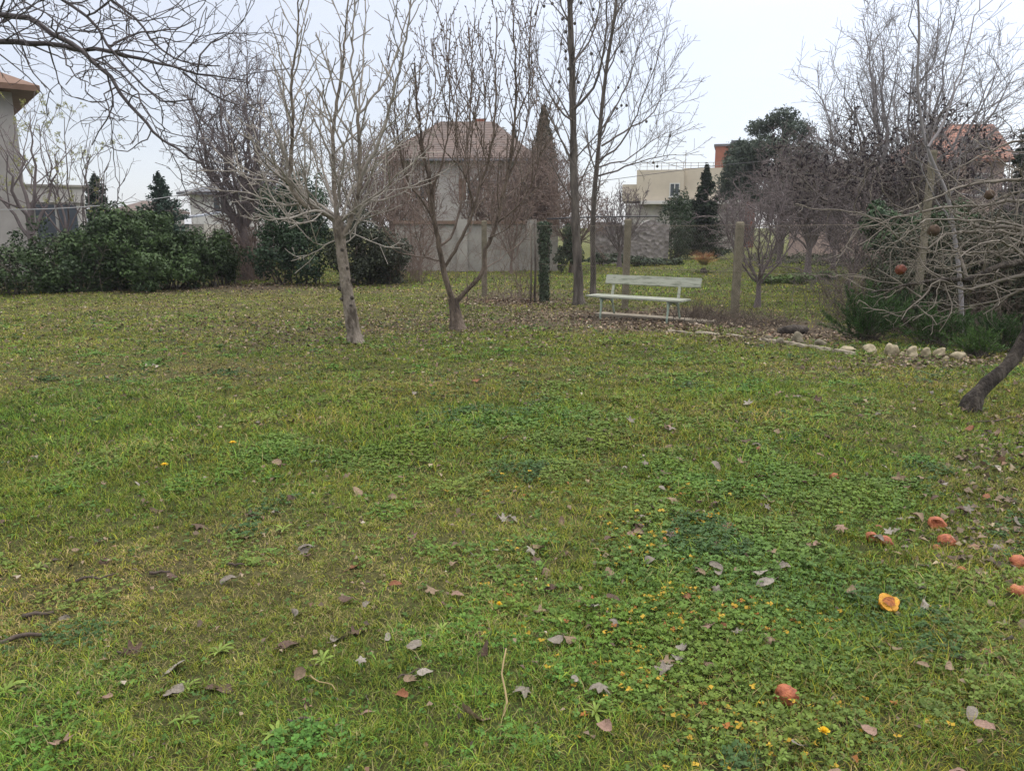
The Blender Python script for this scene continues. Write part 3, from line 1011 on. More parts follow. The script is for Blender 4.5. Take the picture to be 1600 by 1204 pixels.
# --- tree 1 : pale young nut tree -------------------------------------------------
Y1 = G(557, 537).y
b1 = G(557, 537); b1.z = gz(b1.x, b1.y) - .03
tr = [b1] + PP([(551, 505), (545, 470), (539, 430), (534, 395), (530, 362), (527, 338)], Y1)
spec1 = [dict(d=4.8, a=46, L=(.4, 1.15), up=.08, w=.07, n=7, rr=.6, rmax=.016, rmin=.0075, t0=.12, lift=.25, k=4, te=.55),
         dict(d=5.6, a=40, L=(.15, .5), up=.07, w=.10, n=4, rr=.7, rmax=.009, rmin=.006, fall=.5, te=.8),
         dict(d=3.6, a=45, L=(.06, .2), up=.05, w=.10, n=2, rr=.8, rmin=.005, te=.9)]
spec1b = spec1
L1 = [
    # uprights
    (PP([(527, 340), (523, 300), (521, 255), (520, 212), (527, 160), (536, 100), (541, 40), (546, -30)], Y1, Y1 + .25), .034, .008),
    (PP([(533, 380), (541, 360), (552, 330), (561, 297), (561, 240), (560, 178)], Y1, Y1 - .2), .038, .020),
    (PP([(560, 178), (548, 140), (520, 115), (497, 95), (482, 78)], Y1 - .2, Y1 - .5), .014, .005, 1),
    (PP([(560, 178), (585, 150), (606, 118), (622, 80), (632, 40), (650, -10)], Y1 - .2, Y1 + .1), .017, .006, 1),
    (PP([(560, 178), (551, 130), (549, 80), (553, 20), (556, -60)], Y1 - .2, Y1 - .3), .017, .006, 1),
    (PP([(560, 185), (566, 120), (568, 60), (575, -40)], Y1 - .2, Y1 + .3), .014, .006, 1),
    (PP([(561, 290), (572, 260), (592, 225), (606, 178), (615, 140), (622, 110), (636, 60), (642, 0), (655, -60)], Y1 - .1, Y1 - .7), .026, .007),
    (PP([(520, 212), (500, 185), (480, 160), (465, 130), (455, 110)], Y1 + .2, Y1 + .6), .014, .005, 1),
    # left limb and its tall shoot
    (PP([(528, 350), (510, 334), (487, 326), (466, 312), (452, 285), (455, 250), (457, 190), (456, 125), (464, 60), (468, -10)], Y1, Y1 - .5), .036, .008),
    (PP([(456, 125), (438, 90), (430, 55), (415, 25)], Y1 - .4, Y1 - .6), .011, .005, 1),
    (PP([(457, 200), (445, 165), (440, 110), (425, 80), (412, 62)], Y1 - .4, Y1 - .2), .011, .005, 1),
    # low wide limbs, left
    (PP([(527, 345), (505, 332), (482, 331), (450, 341), (420, 342), (398, 336)], Y1, Y1 - .9), .022, .006),
    (PP([(527, 340), (503, 322), (480, 316), (447, 321), (415, 312), (385, 300), (360, 302)], Y1, Y1 + .4), .024, .006),
    (PP([(512, 334), (485, 318), (462, 292), (440, 265), (415, 245), (388, 208)], Y1, Y1 - 1.1), .022, .006),
    (PP([(500, 328), (470, 300), (430, 285), (395, 280), (355, 262)], Y1, Y1 + .9), .018, .006),
    (PP([(482, 318), (462, 278), (448, 240), (430, 205), (400, 170)], Y1 - .1, Y1 + 1.0), .017, .006),
    (PP([(500, 330), (487, 305), (470, 290), (455, 292)], Y1, Y1 - .5), .014, .006),
    # low wide limbs, right
    (PP([(534, 345), (560, 322), (600, 295), (625, 268)], Y1, Y1 - .8), .020, .006),
    (PP([(537, 340), (575, 316), (600, 300), (640, 292), (660, 280)], Y1, Y1 + .7), .017, .005),
    (PP([(533, 344), (548, 300), (572, 270), (610, 240), (650, 200), (668, 170)], Y1, Y1 + 1.2), .020, .006),
    (PP([(536, 372), (548, 362), (562, 345), (575, 338)], Y1, Y1 - .5), .012, .005),
    (PP([(538, 380), (555, 368), (560, 345), (580, 330), (602, 335)], Y1, Y1 + .5), .011, .005),
    (PP([(523, 376), (505, 383), (490, 377), (482, 368)], Y1, Y1 - .4), .010, .004),
    (PP([(527, 338), (532, 290), (538, 240), (520, 190), (505, 150), (500, 120)], Y1, Y1 - .9), .022, .006),
    (PP([(528, 338), (515, 300), (500, 250), (478, 215), (470, 190)], Y1, Y1 + 1.2), .020, .006),
    (PP([(520, 340), (495, 335), (470, 350), (440, 345)], Y1, Y1 + 1.0), .014, .005),
]
t1 = hand_tree('bare_tree', 'pale barked young tree with low wide limbs standing left of the bench', 'tree', b1,
               [(tr, .088, .072, .05, .25)], L1, spec1, M_PALEBARK, M_PALETWIG, kt=22, step=.11)
# knots and pruned stubs on the trunk
for (qx, qy, s, dx, dy) in ((537, 452, .035, -1, -.2), (549, 466, .025, .4, -1), (540, 468, .03, -.8, -.6), (538, 392, .028, -.3, -1), (552, 478, .028, -.5, -.9), (541, 420, .022, .5, -1), (546, 440, .025, 1, -.2)):
    c = P(qx, qy, Y1) - b1
    d = Vector((dx, dy, .25)).normalized()
    c0 = c + d * .03
    MB().tube([c0, c0 + d * .035, c0 + d * .055], [s * 1.25, s, s * .55], 9).build('knot', M_OLDBARK, t1, True)

# --- tree 2 : brown plum with many upright spurred shoots ------------------------
b2 = G(716, 515); b2.z = gz(b2.x, b2.y) - .03
Y2 = b2.y
spec2 = [dict(d=3.2, a=36, L=(.5, 1.5), fall=.65, up=.13, w=.06, n=9, rr=.55, rmax=.013, rmin=.0065, t0=.22, lift=.5, k=4, te=.5),
         dict(d=5.2, a=40, L=(.25, .85), up=.08, w=.09, n=5, rr=.65, rmin=.0055, lift=.15, te=.8),
         dict(d=13.0, a=55, L=(.03, .09), up=.04, w=.12, n=2, rr=.9, rmin=.0058, te=1.1, t0=.1)]
L2 = [
    (PP([(708, 470), (700, 445), (692, 420), (686, 385), (680, 352), (674, 305), (668, 270), (660, 230), (652, 170), (648, 100)], Y2, Y2 - .3), 0.0492, .011),
    (PP([(712, 472), (732, 450), (755, 425), (760, 390), (775, 350), (784, 312), (793, 275), (800, 230), (806, 160), (803, 60), (800, 5)], Y2, Y2 + .3), 0.0394, .009),
    (PP([(693, 420), (705, 400), (722, 370), (742, 325), (750, 287), (763, 250), (772, 190), (775, 110), (776, 25)], Y2, Y2 - .5), 0.0279, .008),
    (PP([(688, 383), (704, 372), (718, 330), (724, 290), (727, 250), (735, 170), (738, 45)], Y2, Y2 + .6), 0.0213, .008),
    (PP([(686, 407), (660, 402), (632, 396), (612, 388), (600, 370)], Y2, Y2 - .9), 0.0123, .006),
    (PP([(680, 355), (665, 320), (645, 295), (630, 262), (622, 215), (615, 150), (612, 110)], Y2 - .1, Y2 - .9), 0.0180, .007),
    (PP([(674, 300), (690, 255), (700, 200), (702, 130), (692, 40)], Y2 - .2, Y2 - .7), 0.0148, .006),
    (PP([(776, 350), (800, 330), (825, 300), (842, 255), (848, 200)], Y2 + .1, Y2 - .6), 0.0148, .006),
    (PP([(757, 420), (780, 405), (805, 385), (825, 375)], Y2 + .1, Y2 + .8), 0.0115, .005),
    (PP([(763, 372), (785, 362), (805, 345), (818, 310)], Y2 + .1, Y2 - .5), 0.0098, .005),
    (PP([(742, 325), (728, 280), (712, 255), (700, 240)], Y2 - .2, Y2 - 1.0), 0.0115, .006),
    (PP([(720, 372), (735, 360), (748, 320), (765, 300)], Y2, Y2 + 1.0), 0.0107, .006),
    (PP([(668, 270), (655, 240), (640, 215), (632, 180)], Y2 - .2, Y2 + .7), 0.0115, .006),
    (PP([(793, 275), (812, 235), (826, 170), (828, 60), (830, 15)], Y2 + .3, Y2 + .1), 0.0131, .006),
    (PP([(750, 290), (757, 200), (755, 120), (748, 70)], Y2 - .3, Y2 + .2), 0.0115, .006),
    (PP([(727, 480), (730, 465), (732, 455)], Y2, Y2 - .1), 0.0082, .007),
    (PP([(684, 370), (660, 340), (640, 320), (622, 300), (610, 262)], Y2, Y2 + .9), .012, .005),
    (PP([(672, 300), (650, 272), (628, 250), (606, 205)], Y2 - .1, Y2 + .4), .011, .005),
    (PP([(784, 312), (810, 290), (832, 262), (845, 225), (850, 160)], Y2 + .2, Y2 + .9), .012, .005),
    (PP([(728, 250), (716, 200), (712, 130), (716, 70)], Y2 + .5, Y2 + .9), .011, .005),
    (PP([(664, 240), (676, 190), (680, 120), (672, 60)], Y2 - .2, Y2 + .3), .011, .005),
    (PP([(760, 260), (752, 215), (740, 180), (722, 150)], Y2 - .4, Y2 - .9), .010, .005),
]
hand_tree('bare_tree', 'brown fruit tree forking low, its upright shoots set with knobbly spurs', 'tree', b2,
          [([b2] + PP([(714, 500), (711, 482), (708, 466)], Y2), .105, .075, .05, .3)], L2, spec2, M_PLUMBARK, M_PLUMTWIG, kt=22, step=.12)

# --- tree 3 : tall straight tree, and the slimmer one behind ---------------------
b3 = G(905, 478); b3.z = gz(b3.x, b3.y) - .03
Y3 = b3.y
spec3 = [dict(d=3.4, a=50, L=(.8, 2.1), up=.055, w=.06, n=9, rr=.4, rmax=.018, rmin=.0065, t0=.26, lift=.22, k=4, fall=.35, te=.4),
         dict(d=3.6, a=38, L=(.3, 1.05), up=.05, w=.07, n=5, rr=.6, rmin=.0052, rmax=.010, te=.65),
         dict(d=6.5, a=42, L=(.1, .32), up=.03, w=.10, n=3, rr=.75, rmin=.0042, te=.8)]
tr3 = [b3] + PP([(904, 440), (902, 400), (899, 340), (897, 280), (896, 210), (895, 150), (893, 80), (891, 20), (889, -60), (886, -160)], Y3, Y3 + .2)
t3 = hand_tree('tall_bare_tree', 'tall dark tree with one straight trunk and hanging seed balls left of the bench', 'tree', b3,
               [(tr3, .10, .035, .04, .3, True)],
               [(PP([(896, 170), (918, 150), (935, 120), (945, 60), (950, 0), (955, -60)], Y3, Y3 - .5), .03, .009),
                (PP([(895, 100), (915, 75), (930, 40), (940, -20)], Y3, Y3 + .6), .022, .008),
                (PP([(897, 190), (870, 165), (850, 130), (836, 98)], Y3, Y3 - .5), .022, .007),
                (PP([(897, 260), (875, 215), (858, 180), (835, 150)], Y3, Y3 + .6), .022, .007),
                (PP([(893, 45), (878, 10), (872, -40)], Y3, Y3 - .2), .02, .01)], spec3, M_GREYBARK, M_GREYTWIG, kt=22, step=.2)
b3b = G(927, 462); b3b.z = gz(b3b.x, b3b.y) - .03
Y3b = b3b.y
tr3b = [b3b] + PP([(927, 420), (926, 360), (929, 300), (936, 225), (941, 165), (947, 112), (955, 60), (962, 10), (970, -70)], Y3b, Y3b - .3)
t3b = hand_tree('tall_bare_tree', 'slimmer dark tree with curved rising boughs directly right of the tall straight one', 'tree', b3b,
                [(tr3b, .072, .025, .03, .25, True)],
                [(PP([(935, 275), (965, 266), (1000, 252), (1030, 246), (1056, 241)], Y3b, Y3b - .8), .024, .006),
                 (PP([(940, 228), (975, 205), (1012, 185), (1030, 160), (1045, 130)], Y3b, Y3b + .5), .024, .006),
                 (PP([(937, 250), (970, 225), (990, 190), (1010, 140), (1030, 80), (1036, 45)], Y3b, Y3b - .9), .024, .006),
                 (PP([(938, 215), (960, 170), (985, 120), (1000, 60), (1015, 30)], Y3b, Y3b + .9), .022, .006),
                 (PP([(946, 120), (965, 80), (985, 40), (1000, 5)], Y3b, Y3b - .4), .02, .006),
                 (PP([(934, 262), (985, 245), (1025, 215), (1050, 205)], Y3b, Y3b + 1.0), .02, .006)], spec3, M_GREYBARK, M_GREYTWIG, kt=12, step=.2)


def seed_balls(root, base, Y, spots):
    for (qx, qy) in spots:
        Y_ = Y + random.uniform(-.7, .7)
        c = P(qx, qy, Y_) - base
        mbv = MB()
        th = 8
        v = []
        r = .028
        for i in range(7):
            a = math.pi * i / 6
            for j in range(10):
                k = r * (1 + (.22 if (i + j) % 2 else 0))
                v.append((c.x + k * math.sin(a) * math.cos(j * .628), c.y + k * math.sin(a) * math.sin(j * .628), c.z + k * math.cos(a)))
        f = [(i * 10 + j, i * 10 + (j + 1) % 10, (i + 1) * 10 + (j + 1) % 10, (i + 1) * 10 + j) for i in range(6) for j in range(10)]
        mbv.raw(v, [f])
        mbv.tube([c + Vector((0, 0, r)), c + Vector((.006, 0, .06)), c + Vector((.002, .005, .11))], .003, 4)
        mbv.build('seed_ball', M_GREYBARK, root)


seed_balls(t3, b3, Y3, [(850, 10), (837, 22), (863, 6), (908, 5), (879, 30), (898, 37), (884, 50), (877, 69), (884, 80), (884, 92), (888, 108), (874, 128), (904, 129), (831, 98), (891, 133), (924, 84), (927, 15)])
seed_balls(t3b, b3b, Y3b, [(972, 81), (966, 137), (971, 165), (964, 170), (979, 165), (1047, 213), (1027, 260), (1021, 254), (1017, 108), (1010, 190)])

# --- right foreground: leaning old fruit tree ---------------------------------------
b4 = G(1514, 643); b4.z = gz(b4.x, b4.y) - .04
Y4 = b4.y
spec4 = [dict(d=6.5, a=55, L=(.3, .75), up=.02, w=.20, n=8, rr=.5, rmax=.009, rmin=.0045, t0=.12, lift=.0, k=4, te=.5),
         dict(d=7.0, a=55, L=(.10, .36), up=.0, w=.22, n=5, rr=.65, rmin=.003, te=.7),
         dict(d=5.0, a=50, L=(.04, .12), up=.0, w=.15, n=2, rr=.8, rmin=.0025, te=.8)]
hub = P(1650, 400, Y4 + .1)
top = P(1660, 330, Y4 + .2)
L4 = [
    (PP([(1650, 415), (1600, 408), (1550, 421), (1512, 436), (1465, 437), (1405, 448), (1362, 457)], Y4 + .05, Y4 - .5), .035, .006),
    (PP([(1650, 400), (1600, 357), (1545, 356), (1510, 347), (1478, 326)], Y4 + .1, Y4 + .4), .026, .007),
    (PP([(1660, 290), (1600, 280), (1512, 289), (1470, 305), (1405, 331)], Y4 + .2, Y4 - .4), .018, .005),
    (PP([(1660, 340), (1600, 314), (1540, 320), (1475, 325), (1412, 336), (1380, 347), (1332, 360)], Y4 + .2, Y4 + .1), .018, .005),
    (PP([(1650, 370), (1575, 350), (1520, 344), (1455, 342), (1437, 350)], Y4 + .1, Y4 - .7), .014, .005),
    (PP([(1650, 380), (1550, 362), (1477, 366), (1450, 387), (1412, 377), (1375, 350), (1340, 332), (1312, 328)], Y4 + .1, Y4 - .3), .016, .004),
    (PP([(1512, 436), (1500, 405), (1506, 380), (1543, 366), (1560, 350)], Y4 - .1, Y4 + .4), .014, .006),
    (PP([(1600, 430), (1560, 437), (1515, 452), (1465, 440), (1440, 465), (1407, 497)], Y4, Y4 - .6), .016, .004),
    (PP([(1440, 465), (1405, 440), (1370, 420)], Y4 - .4, Y4 - .2), .008, .004),
    (PP([(1600, 390), (1540, 395), (1470, 392), (1425, 398)], Y4, Y4 + .7), .014, .004),
    (PP([(1650, 330), (1600, 300), (1560, 310), (1520, 330), (1480, 350)], Y4 + .2, Y4 + .9), .014, .005),
    (PP([(1640, 440), (1590, 455), (1555, 470), (1500, 480), (1492, 470)], Y4, Y4 + .5), .016, .004),
    (PP([(1660, 320), (1640, 250), (1600, 220), (1560, 230), (1500, 262)], Y4 + .2, Y4 + .3), .018, .005),
    (PP([(1660, 320), (1700, 240), (1720, 150), (1700, 80)], Y4 + .2, Y4 + .6), .03, .008),
    (PP([(1650, 400), (1620, 420), (1575, 380), (1540, 378), (1500, 400)], Y4 + .1, Y4 - .9), .016, .004),
    (PP([(1650, 400), (1590, 380), (1530, 410), (1480, 420), (1440, 410)], Y4 + .1, Y4 + 1.0), .016, .004),
]
t4 = hand_tree('leaning_tree', 'leaning dark trunked fruit tree with tangled grey branches at the right edge', 'tree', b4,
               [([b4] + PP([(1522, 625), (1540, 603), (1563, 582), (1585, 558), (1604, 520), (1622, 470), (1645, 415), (1660, 330)], Y4, Y4 + .2), .060, .040, .09, .45)],
               L4, spec4, M_OLDBARK, M_OLDTWIG, kt=22, step=.09)
for (qx, qy, r, m, dz) in ((1459, 360, .052, M_CALYX, 0), (1407, 421, .046, M_FRUITD, -.3), (1546, 304, .042, M_CALYX, 0)):
    v, f3, f4 = fruit_mesh(np.random.default_rng(qx), .92, 0, r)
    c = P(qx, qy, Y4 - .2) - b4
    o = build('hanging_fruit', v + np.array(c), [np.array(f3), np.array(f4)], m, t4)
    o['label'] = 'shrivelled reddish brown fruit on its twig' if m is M_FRUITD else 'blackened dry fruit on its twig'

# --- top left: boughs reaching in from a tree outside the frame --------------------
YO = 5.0
bo = Vector((-5.3, 5.0, gz(-5.3, 5.0) - .03))
t0 = Vector((-5.2, 5.0, 2.0)); t1_ = Vector((-5.1, 5.05, 2.9))
spec5 = [dict(d=6.2, a=50, L=(.25, .8), up=.03, w=.20, n=10, rr=.5, rmax=.006, rmin=.003, t0=.25, lift=.05, k=4, te=.5, fall=.3),
         dict(d=4.6, a=48, L=(.1, .42), up=.03, w=.2, n=6, rr=.6, rmin=.0022, te=.6),
         dict(d=9.0, a=52, L=(.012, .05), up=.0, w=.1, n=2, rr=.9, rmin=.0021, te=1.0)]
LO = [
    ([t1_, Vector((-4.3, 5.0, 3.05))] + PP([(-60, 20), (0, 24), (25, 25), (60, 37), (82, 54), (110, 69), (130, 82), (146, 96), (172, 122), (186, 146), (205, 166), (228, 193), (253, 221), (283, 236), (315, 255)], YO, YO - .3), .036, .005),
    ([t0, Vector((-4.4, 5.0, 2.6))] + PP([(-60, 62), (0, 65), (75, 69), (125, 76), (172, 81), (220, 94), (270, 105), (307, 114), (355, 124), (384, 125)], YO, YO + .3), .040, .004),
    ([t1_, Vector((-4.2, 4.6, 3.4))] + PP([(40, -50), (95, 0), (135, 25), (170, 70), (197, 110), (225, 137), (250, 157), (272, 161), (305, 156)], YO - .4, YO - .5), .025, .004),
    ([t1_, Vector((-4.0, 5.5, 3.6))] + PP([(100, -60), (172, 0), (212, 30), (237, 62), (270, 90), (300, 100), (345, 105)], YO + .5, YO + .4), .022, .004),
    (PP([(170, 75), (200, 58), (240, 48), (275, 44), (305, 37)], YO, YO + .3), .008, .003),
    (PP([(135, 25), (160, 10), (180, -5)], YO - .4, YO - .6), .006, .003),
    (PP([(172, 81), (200, 78), (228, 85), (262, 102)], YO, YO - .3), .006, .003),
    (PP([(148, 94), (165, 88), (180, 84)], YO, YO), .007, .004),
    (PP([(172, 10), (205, 30), (245, 28), (282, 28)], YO + .3, YO + .1), .006, .0025),
    (PP([(235, 62), (262, 62), (288, 65), (303, 48), (305, 30)], YO + .4, YO + .2), .005, .002),
    (PP([(308, 112), (312, 88), (330, 68), (360, 54), (400, 53)], YO + .2, YO + .5), .006, .0025),
    (PP([(285, 112), (312, 135), (345, 155), (385, 164), (410, 160)], YO + .2, YO + .4), .007, .0025),
    (PP([(160, 92), (190, 115), (215, 145), (225, 170), (240, 195), (262, 230), (275, 245)], YO, YO - .5), .006, .002),
    (PP([(98, 78), (105, 100), (118, 118), (135, 128), (157, 138)], YO, YO - .4), .005, .002),
    (PP([(76, 72), (85, 100), (95, 130), (112, 150), (140, 158)], YO, YO + .4), .005, .002),
    (PP([(180, 137), (163, 145), (168, 165), (171, 187)], YO - .2, YO - .4), .005, .002),
    ([t1_, Vector((-4.2, 4.4, 3.5))] + PP([(-30, -40), (30, 0), (75, 25), (110, 45), (150, 52), (185, 38)], YO - .6, YO - .7), .012, .0025),
    ([t1_] + PP([(-50, 20), (0, 35), (40, 22), (55, 5), (80, -10)], YO - .3, YO - .6), .010, .0025),
    ([t1_] + PP([(-50, 45), (0, 38), (25, 55), (60, 62), (100, 48), (130, 32)], YO + .3, YO + .7), .010, .0025),
]
hand_tree('overhanging_tree', 'dark bare boughs reaching in from a tree past the top left corner', 'tree', bo,
          [([bo, Vector((-5.28, 5, 1.0)), t0, t1_, Vector((-5.0, 5.0, 3.8)), Vector((-4.9, 5.1, 5.0))], .15, .06, .04, .3)], LO, spec5, M_OVERBARK, M_OVERBARK, kt=22, step=.09)


# --- background bare trees ----------------------------------------------------------
def far_tree(label, px, base_y, Y, crown_px, top_y, spec, m, n_limbs=7, fork=.22, r=.12, lean=0.0, name='bare_tree', cat='tree', group=None, leaf=None, tmat=None, upc=.04, loc=None):
    base = P(px, base_y, Y); base.z = gz(base.x, base.y) - .05
    if loc: base = loc
    topz = P(px, top_y, Y).z
    H = topz - base.z
    W = crown_px / F * Y * .5
    root = empty(name, base, label, cat, group)
    T = Tubes()
    fk = base + Vector((lean * H * fork, 0, H * fork))
    tp = smooth_poly([base, base.lerp(fk, .5) + Vector((random.gauss(0, .03), 0, 0)), fk], .3)
    if len(tp) < 3: tp = [base, base.lerp(fk, .5), fk]
    limb_mesh(tp, r, r * .75, 9, tmat or m, root, base, 'trunk', .05, 1, .3)
    for i in range(n_limbs):
        a = i * 2.4 + random.uniform(-.3, .3)
        sx = math.cos(a); sy = math.sin(a)
        rad = W * math.sqrt((i + .4) / n_limbs)
        hh = H * (1 - fork) * random.uniform(.72, .98) * (1 - .32 * (rad / W) ** 2)
        end = fk + Vector((sx * rad + lean * hh, sy * rad * .8, hh))
        mid = fk.lerp(end, .45) + Vector((sx * rad * .16, sy * rad * .12, -hh * .04))
        st = base.lerp(fk, random.uniform(.75, 1.0))
        q = smooth_poly([st, mid, end], max(.25, H / 14))
        q = [q[0]] + [v + Vector((random.gauss(0, 1), random.gauss(0, 1), random.gauss(0, 1))) * H * .010 for v in q[1:]]
        r0 = r * random.uniform(.4, .6)
        rr = [r0 + (spec[0].get('rmin', .008) - r0) * (j / (len(q) - 1)) ** .8 for j in range(len(q))]
        T.add(q, rr, 5)
        spawn(T, q, [r0, .009], spec, 0)
    T.build('crown', m, root, base)
    if leaf:
        leaf(root, T, base)
    print('far', label, T.count)
    return root


def fspec(H, rmin_=.006, dens=1.0, ang=40, up=.05, w=.09, lift=.15):
    rmin = rmin_ * 1.12
    return [dict(d=13 / H * dens, a=ang, L=(.16 * H, .36 * H), up=up, w=w, n=6, rr=.5, rmax=.03, rmin=rmin * 1.3, t0=.12, lift=lift, k=4, te=.4),
            dict(d=20 / H * dens, a=ang, L=(.06 * H, .17 * H), up=up * .8, w=w * 1.1, n=4, rr=.6, rmin=rmin, te=.6),
            dict(d=34 / H * dens, a=ang + 4, L=(.02 * H, .07 * H), up=up * .5, w=w * 1.2, n=3, rr=.7, rmin=rmin * .8, te=.8)]


def twig_leaves(n, size, cols, hang=0.0, aspect=.5, name='foliage', matl=None, lo=0.0):
    def fn(root, T, base):
        pts = []
        for (nn, k), items in T.d.items():
            if k == 3:
                for it in items: pts.append(it[0][-1]); pts.append(it[0][len(it[0]) // 2])
        pts = np.array(pts) - np.array(base)
        if lo: pts = pts[pts[:, 2] > lo]
        idx = RNG.choice(len(pts), n)
        c = pts[idx] + RNG.normal(size=(n, 3)) * size * .6
        s = size * RNG.uniform(.6, 1.4, n)
        nr = RNG.normal(size=(n, 3)); 
        if hang: nr[:, 2] *= (1 - hang)
        pal = np.array(cols)
        col = pal[RNG.choice(len(pal), n)] * RNG.uniform(.7, 1.3, (n, 1))
        build(name, leaf_quads(c, nr, s, aspect, .3), [quads(n)], matl or M_DRYLEAF, root, np.repeat(col, 4, 0))
    return fn


# left garden
far_tree('bare multi-stemmed tree growing in front of the beige house at far left', 58, 440, 21.5, 150, 165, fspec(6, .006, .62), M_FARTWIG, 5, .36, .13)
far_tree('slender tree with a haze of yellow green catkins left of the spruces', 112, 440, 23, 120, 150, fspec(6, .006, .6), M_FARTWIG, 5, .30, .07,
         leaf=twig_leaves(3600, .045, [(.36, .36, .12), (.30, .30, .09)], .3, .4, matl=M_LEAFCOL))
far_tree('leaning bare tree right of the catkin tree, branching over the spruces', 122, 440, 22, 110, 190, fspec(5, .0055, .6), M_FARTWIG, 4, .3, .06, lean=.28)
far_tree('large dense purple grey tree behind the pale barked one', 385, 437, 24.5, 215, 78, fspec(7, .0075, 1.45, 46, .03, .13), M_FARTWIG, 12, .25, .17)
# behind the two front trees
far_tree('dense brown tree in front of the hip roofed house, left side', 615, 430, 32, 140, 185, fspec(5.5, .007, 1.2, 42), M_FARBROWN, 9, .2, .10)
far_tree('reddish brown dense tree in front of the hip roofed house, right side', 838, 425, 31.5, 140, 205, fspec(4.6, .0075, 1.6, 46, .0, .13), M_FARBROWN, 12, .18, .10)
far_tree('bushy brown tree between the fruit tree and the tall dark trees', 765, 425, 33, 130, 225, fspec(4.5, .0075, 1.4, 46, .0, .13), M_FARBROWN, 10, .18, .10)
far_tree('bare purple grey tree before the cream house', 968, 418, 30, 80, 280, fspec(3.5, .008, 1.2, 42), M_FARTWIG, 7, .2, .08)
# right garden
far_tree('small grey tree forking low just beyond the mesh fence', 1183, 480, G(1183, 480).y, 195, 245, fspec(2.9, .0055, 1.1, 46, .02, .13, .1), M_FARTWIG, 8, .2, .055)
far_tree('purple grey thicket tree in front of the pine', 1262, 425, 26, 150, 190, fspec(5, .0075, 1.35, 44, .03, .12), M_FARTWIG, 10, .22, .11)
far_tree('large silvery tree towering over the right hand gardens', 1400, 425, 24, 340, -5, fspec(8, .0062, 1.45, 42, .04, .10), M_FARPALE, 13, .30, .19, tmat=M_GREYBARK)
far_tree('dark tree still hung with withered black leaves at right', 1385, 430, 20, 400, 165, fspec(4.2, .006, 1.2, 50, .0, .14, .0), M_GREYTWIG, 13, .34, .12,
         leaf=twig_leaves(3600, .125, [(.035, .026, .03), (.05, .036, .036), (.028, .022, .026)], .6, .34, lo=2.1))
far_tree('twiggy grey tree left of the tall mossy post', 1330, 440, 19, 130, 275, fspec(3, .006, 1.3, 46, .0, .13), M_FARTWIG, 8, .2, .07)
far_tree('bare grey tree in front of the red roofed house', 1535, 440, 18, 170, 215, fspec(4, .006, 1.1, 46, .0, .13), M_FARTWIG, 8, .25, .09)

for (lab, px_, Y_, cw, ty, H_, mm) in (
        ('purple grey thicket tree between the small forking tree and the low house', 1215, 30, 130, 235, 4.5, M_FARTWIG),
        ('dense bare tree with crossing twigs before the low reddish house', 1300, 28, 130, 215, 4.8, M_FARTWIG),
        ('brownish bare tree just right of the black leaved one', 1455, 27, 120, 230, 4.5, M_FARBROWN),
        ('small bare tree at the foot of the pine', 1150, 33, 80, 300, 3.4, M_FARTWIG),
        ('brown bare tree left of the columnar cypress', 800, 31, 120, 255, 4.5, M_FARBROWN),
        ('brown bare tree right of the columnar cypress, behind the two tall trees', 893, 28, 110, 245, 4.2, M_FARBROWN),
        ('low brown bare tree behind the garden wall, left end', 640, 34, 110, 270, 4.2, M_FARBROWN),
        ('low brown bare tree at the right end of the hedge', 395, 25, 110, 310, 2.6, M_FARBROWN),
        ('tall twiggy brown tree between the pale tree and the dense brown ones', 560, 30, 100, 200, 5, M_FARBROWN),
        ('bare tree rising behind the hip roofed house, left corner', 595, 52, 90, 200, 7, M_FARTWIG)):
    far_tree(lab, px_, 430, Y_, cw, ty, fspec(H_, .0075, 1.3, 46, .0, .13), mm, 9, .2, .08)

for (lab, px_, Y_, cw, ty, H_) in (
        ('low twiggy brown tree just in front of the garden wall, left of the fruit tree', 655, 27.5, 110, 300, 3.0),
        ('thin brown tree just in front of the garden wall, right of the fruit tree', 800, 28, 110, 250, 3.6)):
    far_tree(lab, px_, 428, Y_, cw, ty, fspec(H_, .006, 1.0, 46, .0, .13), M_FARBROWN, 8, .15, .05)

b12 = P(1503, 535, 11.5); b12.z = gz(b12.x, b12.y) - .03
spec12 = [dict(d=1.6, a=42, L=(.5, 1.5), up=.06, w=.07, n=7, rr=.4, rmax=.012, rmin=.005, t0=.35, lift=.2, k=4, te=.4),
          dict(d=3.5, a=42, L=(.15, .5), up=.04, w=.1, n=4, rr=.6, rmin=.004, te=.7)]
hand_tree('slim_tree', 'slim pale double stemmed tree leaning left behind the tangled branches', 'tree', b12,
          [([b12] + PP([(1500, 440), (1488, 345), (1478, 300), (1458, 255), (1442, 205), (1434, 130), (1436, 60), (1434, -20)], 11.5, 11.3), .034, .012, .05, .2, True)],
          [(PP([(1490, 360), (1462, 310), (1447, 280), (1437, 255), (1432, 225)], 11.5, 11.2), .018, .008),
           (PP([(1450, 230), (1475, 190), (1495, 130), (1515, 60), (1532, 0)], 11.3, 11.8), .02, .006),
           (PP([(1436, 70), (1420, 40), (1432, -5)], 11.3, 11.2), .010, .005)], spec12, M_FARPALE, M_FARPALE, step=.15)


